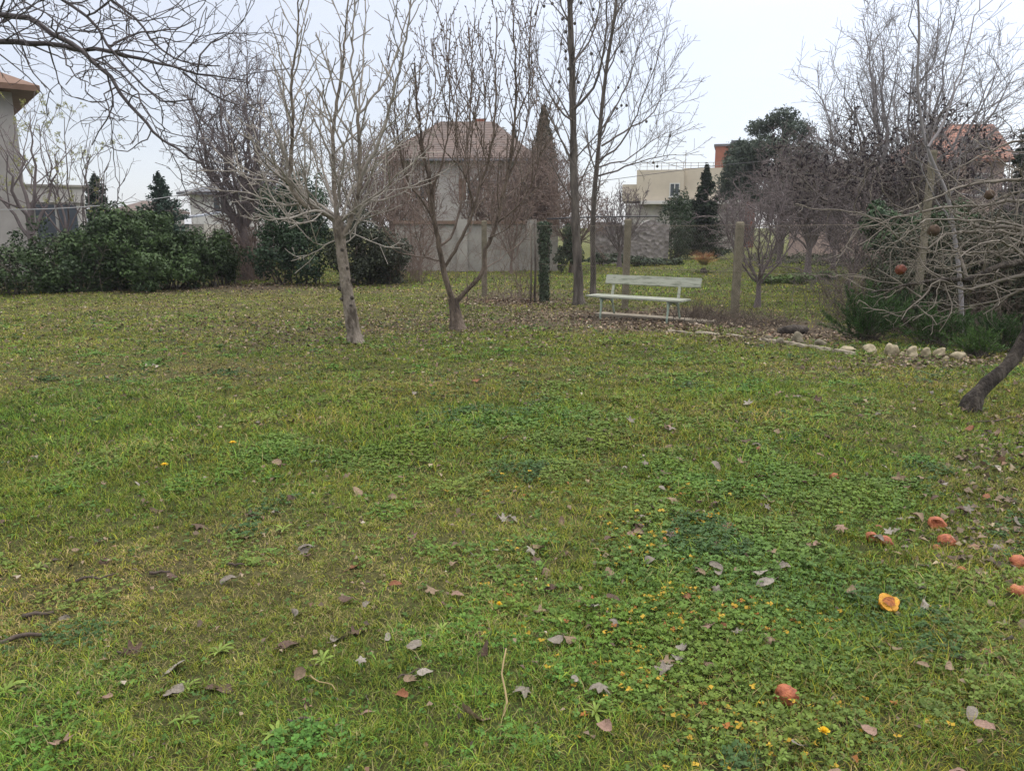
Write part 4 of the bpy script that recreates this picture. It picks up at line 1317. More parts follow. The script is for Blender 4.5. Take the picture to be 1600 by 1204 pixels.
# ------------------------------------------------------------------ leafy shrubs and conifers
def lump_points(lumps, n, shell=.55):
    vol = np.array([l[3] * l[4] * l[5] for l in lumps]) ** .75
    k = RNG.choice(len(lumps), n, p=vol / vol.sum())
    L_ = np.array([l[:6] for l in lumps])[k]
    d = RNG.normal(size=(n, 3)); d /= np.linalg.norm(d, axis=1, keepdims=True)
    r = RNG.uniform(shell ** 2, 1, n) ** .5
    # uneven outline
    bump = 1 + (vnoise(d[:, 0] * 2.6 + k * 9.1 + d[:, 2] * 2.2, d[:, 1] * 2.6 + d[:, 2] * 2.6 + k * 3.3, 7) - .5) * .5 + RNG.normal(size=n) * .05
    pos = L_[:, :3] + d * (r * bump)[:, None] * L_[:, 3:]
    nr = d / L_[:, 3:]
    nr /= np.linalg.norm(nr, axis=1, keepdims=True)
    return pos, nr, k


def shrub(name, label, cat, lumps_px, n, size, c_lo, c_hi, aspect=.55, group=None, matl=None, stems=5, shell=.55, norm_rand=.55, depth=1.0, smat=None, fold=.25):
    lumps = []
    for (px, py, rx, ry, Y) in lumps_px:
        c = P(px, py, Y); s = Y / F
        lumps.append((c.x, c.y, c.z, rx * s, (rx + ry) * .5 * s * depth, ry * s))
    sub = []
    for l in lumps:
        sub.append((l[0], l[1], l[2], l[3] * .72, l[4] * .72, l[5] * .72))
        nsub = max(6, int(22 * l[3] * l[5])) if l[3] > .25 else 0
        for _ in range(nsub):
            d = Vector((random.gauss(0, 1), random.gauss(0, 1) - .3, random.gauss(0, 1) + .15)).normalized()
            q = random.uniform(.70, .95); k = random.uniform(.20, .36)
            sub.append((l[0] + d.x * l[3] * q, l[1] + d.y * l[4] * q, l[2] + d.z * l[5] * q, l[3] * k, l[4] * k, l[5] * k))
    bx = sum(l[0] for l in lumps) / len(lumps); by = sum(l[1] for l in lumps) / len(lumps)
    base = Vector((bx, by, gz(bx, by)))
    root = empty(name, base, label, cat, group)
    pos, nr, k = lump_points(sub, n, shell)
    ok = pos[:, 2] > ground_z(pos[:, 0], pos[:, 1]) + .02
    pos, nr = pos[ok], nr[ok]; n = len(pos)
    cl = fbm(pos[:, 0] * 1.3 + pos[:, 2] * 1.1, pos[:, 1] * 1.3 + pos[:, 2] * 1.7, 1.6, 19)
    t = np.clip((cl - .35) / .3, 0, 1) * .7 + RNG.random(n) * .5
    col = np.array(c_lo) + (np.array(c_hi) - np.array(c_lo)) * np.clip(t, 0, 1.2)[:, None]
    col *= RNG.uniform(.8, 1.2, (n, 1))
    nn = nr + RNG.normal(size=(n, 3)) * norm_rand + np.array([0, 0, .35])
    V = leaf_quads(pos, nn, size * RNG.uniform(.6, 1.35, n), aspect, fold) - np.array(base)
    build('foliage', V, [quads(n)], matl or M_LEAFCOL, root, np.repeat(col, 4, 0))
    T = Tubes()
    for l in lumps:
        for i in range(stems):
            e = Vector((l[0] + random.uniform(-.6, .6) * l[3], l[1] + random.uniform(-.6, .6) * l[4], l[2] + random.uniform(-.2, .7) * l[5]))
            b_ = Vector((l[0] + random.uniform(-.35, .35) * l[3], l[1] + random.uniform(-.2, .5) * l[4], 0))
            b_.z = gz(b_.x, b_.y) - .03
            q = [b_, b_.lerp(e, .35) + Vector((random.gauss(0, .06), 0, 0)), b_.lerp(e, .7) + Vector((random.gauss(0, .08), random.gauss(0, .05), 0)), e]
            T.add(q, [.022, .018, .012, .006], 5)
            T.build('stem', smat or M_GREYBARK, root, base); T = Tubes()
    return root


HG = 'evergreen shrubs forming the left hedge'
DK, LT = (.014, .030, .010), (.048, .078, .026)
shrub('evergreen_shrub', 'dark ivy covered shrub at the left end of the hedge', 'shrub', [(20, 425, 75, 50, 19.4), (75, 400, 60, 55, 20), (110, 430, 60, 40, 19.6), (-50, 410, 60, 60, 19.4), (130, 400, 45, 50, 20.2)], 14000, .085, DK, LT, .6, HG)
shrub('evergreen_shrub', 'tallest laurel shrub in the middle of the hedge with bright leathery leaves', 'shrub', [(185, 385, 75, 55, 20.4), (230, 372, 60, 40, 21), (150, 415, 60, 45, 19.9), (230, 420, 70, 42, 20.3), (190, 355, 40, 30, 20.6), (265, 395, 45, 45, 20.9)], 18000, .10, DK, (.064, .105, .034), .5, HG)
shrub('evergreen_shrub', 'lower laurel shrub at the right end of the hedge', 'shrub', [(285, 395, 55, 42, 21.4), (325, 405, 45, 35, 22), (350, 420, 30, 24, 22.4), (285, 422, 55, 28, 21.2), (315, 398, 50, 42, 21.6), (355, 405, 35, 36, 22.6)], 13000, .095, DK, LT, .5, HG)
shrub('evergreen_tree', 'very dark ivy clad evergreen behind the pale tree', 'tree', [(478, 325, 48, 58, 23), (445, 350, 45, 60, 22.6), (480, 395, 60, 48, 22.4), (430, 400, 45, 42, 22.2)], 15000, .085, (.016, .034, .018), (.038, .068, .032), .6)
shrub('evergreen_shrub', 'dark shrub mixed with dry twigs right of the pale tree trunk', 'shrub', [(575, 385, 45, 55, 22.5), (612, 400, 45, 42, 22.5), (545, 395, 38, 48, 22.3)], 11000, .08, (.016, .024, .013), (.042, .048, .028), .6, stems=9, smat=M_BRAMBLE)
shrub('ivy_shrub', 'dark green ivy mound behind the tangled branches at right', 'shrub', [(1375, 350, 42, 32, 16), (1430, 360, 42, 34, 16), (1480, 345, 45, 34, 16.5), (1400, 375, 45, 26, 15.6), (1395, 420, 45, 42, 15.8), (1460, 415, 50, 44, 16)], 13000, .08, (.018, .042, .017), (.05, .086, .034), .65, stems=0)
shrub('thuja', 'rounded dark thuja bush right of the cream house wall', 'shrub', [(1058, 350, 26, 50, 40), (1055, 385, 28, 26, 39.5), (1062, 320, 18, 24, 40)], 5200, .14, (.012, .028, .012), (.032, .058, .022), .35)
shrub('low_shrub', 'low green plants along the back of the neighbouring lawn', 'shrub', [(1250, 433, 45, 9, 23), (1195, 436, 30, 8, 22.5), (1290, 430, 30, 8, 24)], 2200, .10, (.07, .12, .03), (.12, .19, .05), .6, stems=2)
shrub('low_hedge', 'dark low ground ivy along the stone wall', 'shrub', [(945, 405, 40, 9, 31), (1000, 408, 45, 8, 30.5), (1045, 410, 30, 7, 30)], 2600, .11, (.025, .045, .024), (.055, .08, .04), .6, stems=2)
shrub('evergreen_shrub', 'dark shaded shrub mass behind the dry bramble tangle at right', 'shrub', [(1410, 455, 60, 55, 12.6), (1480, 440, 70, 70, 12.8), (1560, 425, 75, 85, 12.8), (1630, 410, 60, 90, 12.6), (1440, 390, 60, 50, 13.4), (1530, 370, 70, 50, 13.4)], 30000, .05, (.012, .020, .009), (.045, .05, .024), .5, stems=6, smat=M_BRAMBLE)
shrub('moss_mound', 'yellow green moss mound on the soil by the kerb', 'moss', [(1160, 516, 13, 6, 12.3)], 900, .03, (.15, .19, .03), (.24, .27, .05), .7, stems=1)


shrub('evergreen_shrub', 'dark ivy shrub against the garden wall behind the two tall trees', 'shrub', [(893, 385, 20, 34, 27.5), (880, 400, 18, 20, 27.5)], 2600, .10, (.02, .036, .02), (.045, .065, .036), .6, stems=2)
shrub('low_hedge', 'dark overgrown bank at the back of the neighbouring garden, right of the cycad', 'shrub', [(1180, 412, 50, 14, 33), (1260, 412, 60, 18, 31), (1340, 412, 60, 18, 30)], 5200, .11, (.035, .045, .026), (.075, .095, .04), .5, stems=3)

# sprays of needles (junipers on the stone edge)
def juniper(label, px, base_y, w_px, h_px, n_sprays, col_lo, col_hi, group=None, Y=None):
    g = G(px, base_y); base = Vector((g.x, g.y, gz(g.x, g.y)))
    s = base.y / F
    Wd, H = w_px * s * .5, h_px * s
    root = empty('juniper', base, label, 'shrub', group)
    T = Tubes(); VV = []; CC = []
    for i in range(n_sprays):
        a = random.uniform(0, 6.28); el = random.uniform(.25, 1.35)
        L_ = (Wd * math.cos(el) + H * math.sin(el)) * random.uniform(.55, 1.05)
        d = Vector((math.cos(a) * math.cos(el), math.sin(a) * math.cos(el) * .8, math.sin(el)))
        q = wander(Vector((random.gauss(0, Wd * .22), random.gauss(0, Wd * .18), 0)), d, L_, 6, .09, .03)
        T.add(q, [.008 - .001 * j for j in range(7)], 4)
        nn = int(90 * L_ / .5)
        tt = RNG.uniform(.25, 1, nn)
        P_ = np.array([tuple(v) for v in q]); f = tt * 6; ii = np.minimum(f.astype(int), 5); kk = (f - ii)[:, None]
        c = P_[ii] * (1 - kk) + P_[ii + 1] * kk
        tan = P_[ii + 1] - P_[ii]; tan /= np.linalg.norm(tan, axis=1, keepdims=True)
        side = RNG.normal(size=(nn, 3)); side -= (side * tan).sum(1, keepdims=True) * tan; side /= np.linalg.norm(side, axis=1, keepdims=True)
        ln = RNG.uniform(.03, .065, nn)[:, None]
        dirv = tan * .75 + side * .7 + np.array([0, 0, .1])
        wv = np.cross(dirv, RNG.normal(size=(nn, 3))); wv /= np.linalg.norm(wv, axis=1, keepdims=True); wv *= .0045
        V = np.stack([c - wv, c + wv, c + dirv * ln + wv * .3, c + dirv * ln - wv * .3], 1).reshape(-1, 3)
        VV.append(V)
        cc = np.array(col_lo) + (np.array(col_hi) - np.array(col_lo)) * (RNG.random((nn, 1)) * .5 + random.random() * .5)
        CC.append(np.repeat(cc, 4, 0))
    V = np.concatenate(VV); C = np.concatenate(CC)
    V[:, 2] = np.maximum(V[:, 2], .01)
    build('foliage', V, [quads(len(V) // 4)], M_NEEDLE, root, C)
    T.build('stem', M_GREYBARK, root, (0, 0, 0))


JG = 'low junipers behind the edging stones'
juniper('upright spiky juniper at the left end of the edging stones', 1352, 533, 105, 78, 70, (.012, .032, .009), (.055, .115, .026), JG)
juniper('spreading bright green juniper behind the middle edging stones', 1462, 540, 130, 44, 62, (.014, .035, .009), (.06, .12, .028), JG)
juniper('low juniper beside the leaning trunk at the right edge', 1560, 548, 130, 46, 56, (.012, .03, .009), (.05, .10, .024), JG)
juniper('dull green juniper at the back between the other two', 1412, 522, 120, 60, 50, (.014, .032, .012), (.04, .075, .025), JG)
juniper('small juniper tuft creeping over the last edging stones', 1530, 556, 90, 34, 36, (.03, .06, .014), (.08, .15, .035), JG)


def bramble(label, spots, n, L_, m, name='bramble', group=None, rad=.0035, up=.5, wig=.16):
    c0 = sum((Vector(s[:3]) for s in spots), Vector()) / len(spots)
    base = Vector((c0.x, c0.y, gz(c0.x, c0.y)))
    root = empty(name, base, label, 'shrub', group)
    T = Tubes()
    for (x, y, z, rx, ry) in spots:
        for i in range(n):
            p = Vector((x + random.gauss(0, rx), y + random.gauss(0, ry), 0)); p.z = gz(p.x, p.y) - .01
            d = Vector((random.gauss(0, .6), random.gauss(0, .5), random.uniform(.3, 1) * up * 2))
            q = wander(p, d, random.uniform(*L_), 8, wig, -.05)
            for v in q: v.z = max(v.z, .01)
            T.add(q, [rad * (1.3 - .1 * j) for j in range(9)], 4)
            spawn(T, q, [rad, rad], [dict(d=4, a=50, L=(L_[0] * .15, L_[1] * .35), up=-.02, w=.15, n=4, rr=.8, rmin=rad * .6)], 0)
    T.build('stem', m, root, base)
    return root


def W3(px, py, rx, ry=None):
    g = G(px, py)
    return (g.x, g.y, 0, rx, ry or rx)


bramble('tangle of dry brown stems behind the junipers', [W3(1395, 503, .5, .4), W3(1470, 506, .6, .4), W3(1550, 510, .6, .4), W3(1620, 512, .5, .4)], 210, (.7, 1.7), M_BRAMBLE, rad=.0045, up=.75)
bramble('low dry stems and dead fronds lying among the junipers', [W3(1430, 528, .5, .2), W3(1510, 534, .5, .2), W3(1570, 538, .4, .2)], 70, (.3, .9), M_BRAMBLE, rad=.004, up=.4)
bramble('dry leafless bramble mound in front of the mesh fence right of the bench', [W3(1115, 503, .35, .2), W3(1180, 510, .4, .2), W3(1090, 497, .2, .15)], 120, (.2, .55), M_BRAMBLE, rad=.004)
bramble('brown leafless shrub at the right end of the left hedge', [W3(375, 437, .5, .5), W3(405, 438, .5, .5)], 110, (1.2, 2.2), M_FARBROWN, 'bare_shrub', rad=.0055, up=1.2, wig=.07)
bramble('brown leafless shrub in front of the garage wall, left of the fruit tree', [W3(645, 440, .7, .5), W3(600, 440, .5, .5)], 110, (.8, 1.9), M_FARBROWN, 'bare_shrub', rad=.005, up=1.1, wig=.09)
bramble('thin bare saplings growing along the wire fence left of the bench', [W3(800, 468, .4, .15), W3(830, 470, .3, .15)], 16, (.8, 1.9), M_FARBROWN, 'sapling', rad=.005, up=1.6, wig=.05)
bramble('bare whippy shrub beyond the fence right of the small grey tree', [W3(1300, 478, .4, .3), W3(1330, 490, .3, .3)], 26, (.9, 2.0), M_FARTWIG, 'bare_shrub', rad=.004, up=1.3, wig=.06)
bramble('dry twiggy stems lying against the ivy shrub at far left', [W3(40, 458, .7, .2), W3(110, 456, .5, .2)], 30, (.8, 1.7), M_OLDTWIG, 'bare_shrub', rad=.0055, up=.8, wig=.08)


def spruce(label, px, base_y, top_y, w_px, Y, col_lo, col_hi, group=None, droop=.15, tiers=26, name='spruce'):
    base = P(px, base_y, Y); base.z = 0
    H = P(px, top_y, Y).z
    Wd = w_px / F * Y * .5
    root = empty(name, base, label, 'tree', group)
    MB().tube([(0, 0, 0), (0, 0, H * .5), (0, 0, H * .98)], [H * .018, H * .01, .01], 7).build('trunk', M_GREYBARK, root, True)
    VV, CC = [], []
    for i in range(tiers):
        t = i / (tiers - 1)
        z = H * (.08 + .9 * t)
        rl = Wd * (1 - t) ** .85 + .05 * Wd
        for j in range(int(9 - 3 * t)):
            a = random.uniform(0, 6.28); L_ = rl * random.uniform(.6, 1.15)
            d = np.array([math.cos(a), math.sin(a), 0])
            n = int(26 + 40 * L_ / max(Wd, .1) * 1.0)
            tt = RNG.uniform(.1, 1, n)
            c = d * (L_ * tt)[:, None] + np.array([0, 0, z])
            c[:, 2] += -droop * L_ * tt + .22 * L_ * tt ** 3
            side = np.array([-d[1], d[0], 0])
            c += side * (RNG.normal(size=n) * .17 * L_ * (1 - .5 * tt))[:, None]
            c[:, 2] += RNG.normal(size=n) * .03 * H * .5 - .02 * H * RNG.random(n)
            nr = np.array([0, 0, 1.0]) + RNG.normal(size=(n, 3)) * .6
            sz = .055 * H * RNG.uniform(.5, 1.1, n)
            VV.append(leaf_quads(c, nr, sz, .4, .2))
            cc = np.array(col_lo) + (np.array(col_hi) - np.array(col_lo)) * (RNG.random((n, 1)) * .6 + random.random() * .4)
            CC.append(np.repeat(cc, 4, 0))
    V = np.concatenate(VV)
    build('crown', V, [quads(len(V) // 4)], M_NEEDLE, root, np.concatenate(CC))
    return root


spruce('small dark spruce behind the hedge, left of the other', 160, 400, 272, 110, 42, (.025, .045, .03), (.05, .08, .05), 'spruces behind the left hedge')
spruce('taller pointed spruce behind the hedge, right of the other', 258, 400, 270, 125, 38, (.022, .045, .032), (.05, .085, .06), 'spruces behind the left hedge')
spruce('slim fir beside the rounded thuja', 1098, 405, 258, 85, 41, (.013, .026, .014), (.034, .052, .026))
spruce('dark tall conifer at the right edge beside the red roofed house', 1608, 420, 85, 130, 30, (.022, .036, .026), (.05, .07, .048), tiers=34)
spruce('dark conifer against the red roofed house wall', 1590, 420, 190, 110, 26, (.026, .038, .028), (.055, .07, .048))


def cypress(label, px, base_y, top_y, w_px, Y, col_lo, col_hi, n=5200):
    base = P(px, base_y, Y); base.z = 0
    H = P(px, top_y, Y).z; Wd = w_px / F * Y * .5
    root = empty('cypress', base, label, 'tree', 'columnar cypresses beside the hip roofed house')
    MB().tube([(0, 0, 0), (0, 0, H * .9)], [.12, .02], 7).build('trunk', M_GREYBARK, root, True)
    t = RNG.random(n) ** 1.1; a = RNG.uniform(0, 6.283, n)
    prof = np.clip(np.minimum(1, (1 - t) * 2.6 + .08) * np.minimum(1, t * 8 + .4), 0, 1)
    rr = Wd * prof * RNG.uniform(.6, 1.0, n) * (1 + .25 * (vnoise(a * 2, t * 9, 4) - .5))
    c = np.stack([np.cos(a) * rr, np.sin(a) * rr, t * H], 1)
    nr = np.stack([np.cos(a), np.sin(a), np.full(n, .2)], 1) + RNG.normal(size=(n, 3)) * .4
    col = np.array(col_lo) + (np.array(col_hi) - np.array(col_lo)) * RNG.random((n, 1))
    build('crown', leaf_quads(c, nr, .26 * RNG.uniform(.6, 1.3, n), .4, .2), [quads(n)], M_NEEDLE, root, np.repeat(col, 4, 0))


cypress('brownish columnar cypress right of the hip roofed house', 848, 405, 166, 44, 40, (.06, .055, .04), (.11, .09, .06))
cypress('dark pointed cypress top rising behind the hip roof', 803, 405, 195, 26, 58, (.035, .04, .035), (.06, .06, .05), 2600)


def pine(label, px, Y, base_y, lumps_px, n):
    base = P(px, base_y, Y); base.z = 0
    root = empty('pine', base, label, 'tree')
    T = Tubes()
    top = max(P(l[0], l[1], Y).z for l in lumps_px)
    T.add([Vector((0, 0, 0)), Vector((.2, 0, top * .35)), Vector((-.1, .2, top * .7)), Vector((.1, 0, top))], [.28, .22, .15, .06], 9)
    lumps = []
    for (qx, qy, rx, ry, dy) in lumps_px:
        c = P(qx, qy, Y + dy); s = (Y + dy) / F
        lumps.append((c.x - base.x, c.y - base.y, c.z, rx * s * .84, (rx + ry) / 2 * s * .84, ry * s * .8))
        T.add([Vector((0, 0, c.z * .62)), Vector(((c.x - base.x) * .5, dy * .5, c.z * .82)), Vector((c.x - base.x, dy, c.z))], [.11, .08, .03], 6)
    T.build('trunk', M_GREYBARK, root, (0, 0, 0))
    pos, nr, k = lump_points(lumps, n, .45)
    VV, CC = [], []
    pal = RNG.random((n, 1))
    col = np.array((.035, .052, .040)) * (1 - pal) + np.array((.085, .105, .075)) * pal
    for j in range(3):                    # needle tufts: three crossed blades each
        VV.append(leaf_quads(pos + RNG.normal(size=(n, 3)) * .06, nr + RNG.normal(size=(n, 3)) * .9, .24 * RNG.uniform(.6, 1.3, n), .3, .3)); CC.append(np.repeat(col, 4, 0))
    V = np.concatenate(VV)
    build('crown', V, [quads(len(V) // 4)], M_NEEDLE, root, np.concatenate(CC))


pine('large dark pine behind the bare thicket, right of the brick block', 1215, 48, 410,
     [(1222, 185, 30, 18, 0), (1190, 200, 26, 16, 1), (1245, 205, 30, 20, -1), (1165, 232, 28, 16, 0), (1205, 230, 40, 22, -2), (1255, 240, 38, 26, 1), (1150, 258, 24, 14, -1),
      (1185, 268, 40, 24, 1), (1235, 275, 45, 28, -1), (1275, 265, 26, 22, 0), (1165, 300, 32, 20, 0), (1215, 310, 45, 26, -1), (1265, 305, 34, 26, 1), (1150, 278, 34, 24, 0), (1158, 250, 34, 24, 1), (1143, 300, 28, 20, 1), (1180, 240, 36, 26, -1)], 11500)

# cycad
gq = P(1100, 410, 27); gq.z = gz(gq.x, gq.y)
cy = empty('cycad', gq, 'orange brown withered cycad on the bank in front of the thuja', 'plant')
MB().tube([(0, 0, -.05), (0, 0, .06), (0, 0, .16)], [.13, .13, .07], 10).build('trunk', M_GREYBARK, cy, True)
VV = []; CC = []
for i in range(56):
    a = i * 2.4; el = random.uniform(.55, 1.4); L_ = random.uniform(.6, .85)
    d = np.array([math.cos(a), math.sin(a), 0]); sd_ = np.array([-d[1], d[0], 0])
    for t in np.linspace(.12, 1, 26):
        c = d * L_ * t * math.cos(el) + np.array([0, 0, .2 + L_ * (t * math.sin(el) - .22 * t * t)])
        for sg in (-1, 1):
            e = c + sd_ * sg * .10 * math.sin(math.pi * (.12 + .85 * t)) + d * .05
            wv = d * .016
            VV.append([c - wv, c + wv, e + wv * .4, e - wv * .4])
            CC += [np.array((.58, .27, .07)) * random.uniform(.7, 1.15)] * 4
V = np.array(VV).reshape(-1, 3)
build('frond', V, [quads(len(V) // 4)], M_LEAFCOL, cy, np.array(CC))

# ------------------------------------------------------------------ bench
M_BENCHW = mat('weathered white bench boards', (.36, .37, .305), (.10, .115, .075), 6, .85, .5, 40, (.5, 4, 4), c3=(.335, .345, .285))
M_BENCHI = mat('pale green painted iron', (.36, .43, .36), (.25, .31, .25), 14, .6, .3, 40)
fl, fr = G(940, 496), G(1042, 506)
ax = Vector((fr.x - fl.x, fr.y - fl.y, 0)); half = ax.length / 2
ctr = (fl + fr) / 2
yaw = math.atan2(ax.y, ax.x)
yaw = R(-37)
half = .66
bz = gz(ctr.x, ctr.y) + .0
bench = empty('bench', (ctr.x, ctr.y, bz), 'weathered white wooden bench with pale green iron legs before the mesh fence', 'bench', None, yaw)
BL = .94          # half length of the boards


def plank(name, x0, x1, y0, y1, z0, z1, rx=0.0, loc=(0, 0, 0), m=M_BENCHW):
    me = MB(); n = 14
    o = None
    import bmesh
    bm = bmesh.new()
    bmesh.ops.create_cube(bm, size=1)
    for v in bm.verts:
        v.co = Vector(((x0 + x1) / 2 + v.co.x * (x1 - x0), (y0 + y1) / 2 + v.co.y * (y1 - y0), (z0 + z1) / 2 + v.co.z * (z1 - z0)))
    bmesh.ops.bevel(bm, geom=bm.edges[:], offset=.006, segments=2, affect='EDGES')
    d = bpy.data.meshes.new(name); bm.to_mesh(d); bm.free(); d.materials.append(m)
    o = bpy.data.objects.new(name, d); COL.objects.link(o); o.parent = bench; o.location = loc; o.rotation_euler = (rx, 0, 0)
    return o


SH = .385
for i, y0 in enumerate((-.06, .085, .23)):
    plank('seat_board', -BL - .02, BL - .02, y0, y0 + .135, SH, SH + .034)
plank('backrest_board', -BL + .10, BL + .10, -.02, .016, -.085, .085, R(-17), (0, .475, .685))
for sx in (-half, half):
    mb = MB()
    mb.tube([(sx, -.03, -.02), (sx, -.02, .10), (sx, .005, .22), (sx, -.005, .32), (sx, .01, SH - .004)], [.022, .018, .02, .024, .026], 8)
    mb.tube([(sx, -.055, .002), (sx, .0, .005)], .022, 8)
    mb.build('leg', M_BENCHI, bench, True)
    mb = MB()
    mb.tube([(sx, .52, -.02), (sx, .47, .10), (sx, .41, .24), (sx, .385, SH)], [.02, .018, .02, .022], 8)
    mb.build('leg', M_BENCHI, bench, True)
    mb = MB()
    mb.tube([(sx, .0, .27), (sx, .08, .335), (sx, .19, .352), (sx, .31, .335), (sx, .40, .26)], .013, 8)
    mb.tube([(sx, -.04, SH - .018), (sx, .37, SH - .018)], .016, 8)
    mb.build('brace', M_BENCHI, bench, True)
    MB().box((-.024, -.012, 0), (.024, .012, .40), Matrix.Translation((sx, .385, SH - .02)) @ Matrix.Rotation(R(-14), 4, 'X')).build('back_support', M_BENCHW, bench)

# stone slab under the bench
M_SLAB = mat('worn paving stone', (.30, .26, .20), (.19, .16, .12), 5, .9, .5, 20)
o = MB().box((-.95, .30, -.05), (1.3, .62, .055), Matrix.Rotation(0.03, 4, 'Z')).build('stone_slab', M_SLAB)
o.location = (ctr.x, ctr.y, bz); o.rotation_euler = (0, 0, yaw)
tag(o, 'long worn stone slab lying under the back of the bench', 'slab')

# ------------------------------------------------------------------ edging stones, kerb, rocks
def rock(px, py, w_px, h_px, label, group, m=M_STONE, name='edging_stone', seed=0, cat='stone', yoff=0.0, flat=1.0):
    import bmesh
    g = G(px, py); s = g.y / F
    W_, H_ = w_px * s * .45, h_px * s * .64
    bm = bmesh.new(); bmesh.ops.create_icosphere(bm, subdivisions=3, radius=1)
    rg = random.Random(seed + int(px))
    ph = [rg.uniform(0, 6.28) for _ in range(9)]
    for v in bm.verts:
        d = v.co.normalized()
        k = 1 + .17 * math.sin(2.3 * d.x + 1.9 * d.y + ph[0]) + .10 * math.sin(4.1 * d.y + 3.3 * d.z + ph[1]) + .07 * math.sin(6.5 * d.x - 5 * d.z + ph[2]) + .035 * math.sin(13 * d.x + 11 * d.y + ph[3])
        # flattened facets
        for i in range(5):
            f = Vector((math.sin(ph[(4 + i) % 9]), math.cos(ph[(4 + i) % 9]), .5 * math.sin(ph[(5 + i) % 9]))).normalized()
            q = d.dot(f)
            if q > .6: k *= .6 / q * .75 + .25
        v.co = Vector((d.x * k * W_, d.y * k * W_ * .75, d.z * k * H_))
    d = bpy.data.meshes.new(name); bm.to_mesh(d); bm.free(); d.materials.append(m)
    d.polygons.foreach_set('use_smooth', [True] * len(d.polygons))
    o = bpy.data.objects.new(name, d); COL.objects.link(o)
    o.location = (g.x, g.y + yoff, gz(g.x, g.y) + H_ * .28); o.rotation_euler = (rg.uniform(-.15, .15), rg.uniform(-.15, .15), rg.uniform(-.4, .4))
    tag(o, label, cat, group)


EG = 'pale limestone edging stones in front of the junipers'
for i, (px, py, w_, h_, lab) in enumerate([
        (1358, 549, 32, 15, 'flat topped pale edging stone, first clearly round one from the left'),
        (1392, 554, 32, 22, 'large pale edging stone with a knobbed left end'),
        (1424, 558, 26, 21, 'cube shaped pale edging stone right of the knobbed one'),
        (1447, 557, 20, 18, 'small round pale edging stone right of the cube shaped one'),
        (1469, 557, 26, 16, 'mossy edging stone right of the small round one'),
        (1496, 559, 36, 15, 'flat tan edging stone at the right end of the row'),
        (1325, 547, 36, 10, 'low tan edging stone at the left end of the row'),
        (1408, 557, 12, 10, 'little stone wedged between the two largest edging stones'),
        (1480, 562, 14, 8, 'little stone in front of the mossy edging stone')]):
    rock(px, py, w_, h_, lab, EG, seed=i)
RG = 'rough stones in the soil bed by the fence'
for i, (px, py, w_, h_, lab) in enumerate([
        (1247, 537, 24, 18, 'pointed brown rock standing in the soil bed'),
        (1280, 541, 26, 13, 'rounded brown rock right of the pointed one'),
        (1220, 538, 20, 11, 'small brown rock left of the pointed one'),
        (1202, 533, 18, 9, 'flat grey rock at the left of the soil bed rocks')]):
    rock(px, py, w_, h_, lab, RG, M_CONC, 'rock', 40 + i, 'rock')
# rotting log on the bed
g0, g1 = G(1216, 524), G(1258, 522)
o = MB().tube([Vector((g0.x, g0.y, .06)), Vector(((g0.x + g1.x) / 2, g0.y, .085)), Vector((g1.x, g1.y, .07))], [.06, .085, .06], 10).build('log', M_OLDBARK, None, True)
tag(o, 'short dark rotting log on the soil bed', 'log')

M_KERB = mat('pale worn kerb stone', (.31, .27, .205), (.16, .135, .10), 6, .9, .6, 24)
KP = [(1040, 518), (1085, 522), (1130, 527), (1175, 532), (1220, 537), (1262, 543), (1300, 548), (1340, 552)]
KLAB = ['first pale kerb stone counting from the bench', 'second pale kerb stone counting from the bench', 'third pale kerb stone counting from the bench',
        'fourth pale kerb stone counting from the bench', 'fifth pale kerb stone counting from the bench', 'sixth pale kerb stone counting from the bench', 'last pale kerb stone, before the round edging stones']
for i in range(len(KP) - 1):
    a, b = G(*KP[i]), G(*KP[i + 1])
    d = (b - a); L_ = d.length * random.uniform(.86, .96)
    import bmesh
    bm = bmesh.new(); bmesh.ops.create_cube(bm, size=1)
    for v in bm.verts: v.co = Vector((v.co.x * L_, v.co.y * .13, v.co.z * .12))
    bmesh.ops.bevel(bm, geom=bm.edges[:], offset=.018, segments=2, affect='EDGES')
    bmesh.ops.subdivide_edges(bm, edges=[e for e in bm.edges if e.calc_length() > .2], cuts=4)
    for v in bm.verts: v.co += Vector((random.gauss(0, .003), random.gauss(0, .006), random.gauss(0, .005)))
    me = bpy.data.meshes.new('kerb_stone'); bm.to_mesh(me); bm.free(); me.materials.append(M_KERB)
    o = bpy.data.objects.new('kerb_stone', me); COL.objects.link(o)
    c = (a + b) / 2
    o.location = (c.x, c.y, gz(c.x, c.y) - .032); o.rotation_euler = (0, random.gauss(0, .03), math.atan2(d.y, d.x))
    tag(o, KLAB[i], 'kerb', 'worn kerb stones between lawn and soil bed')

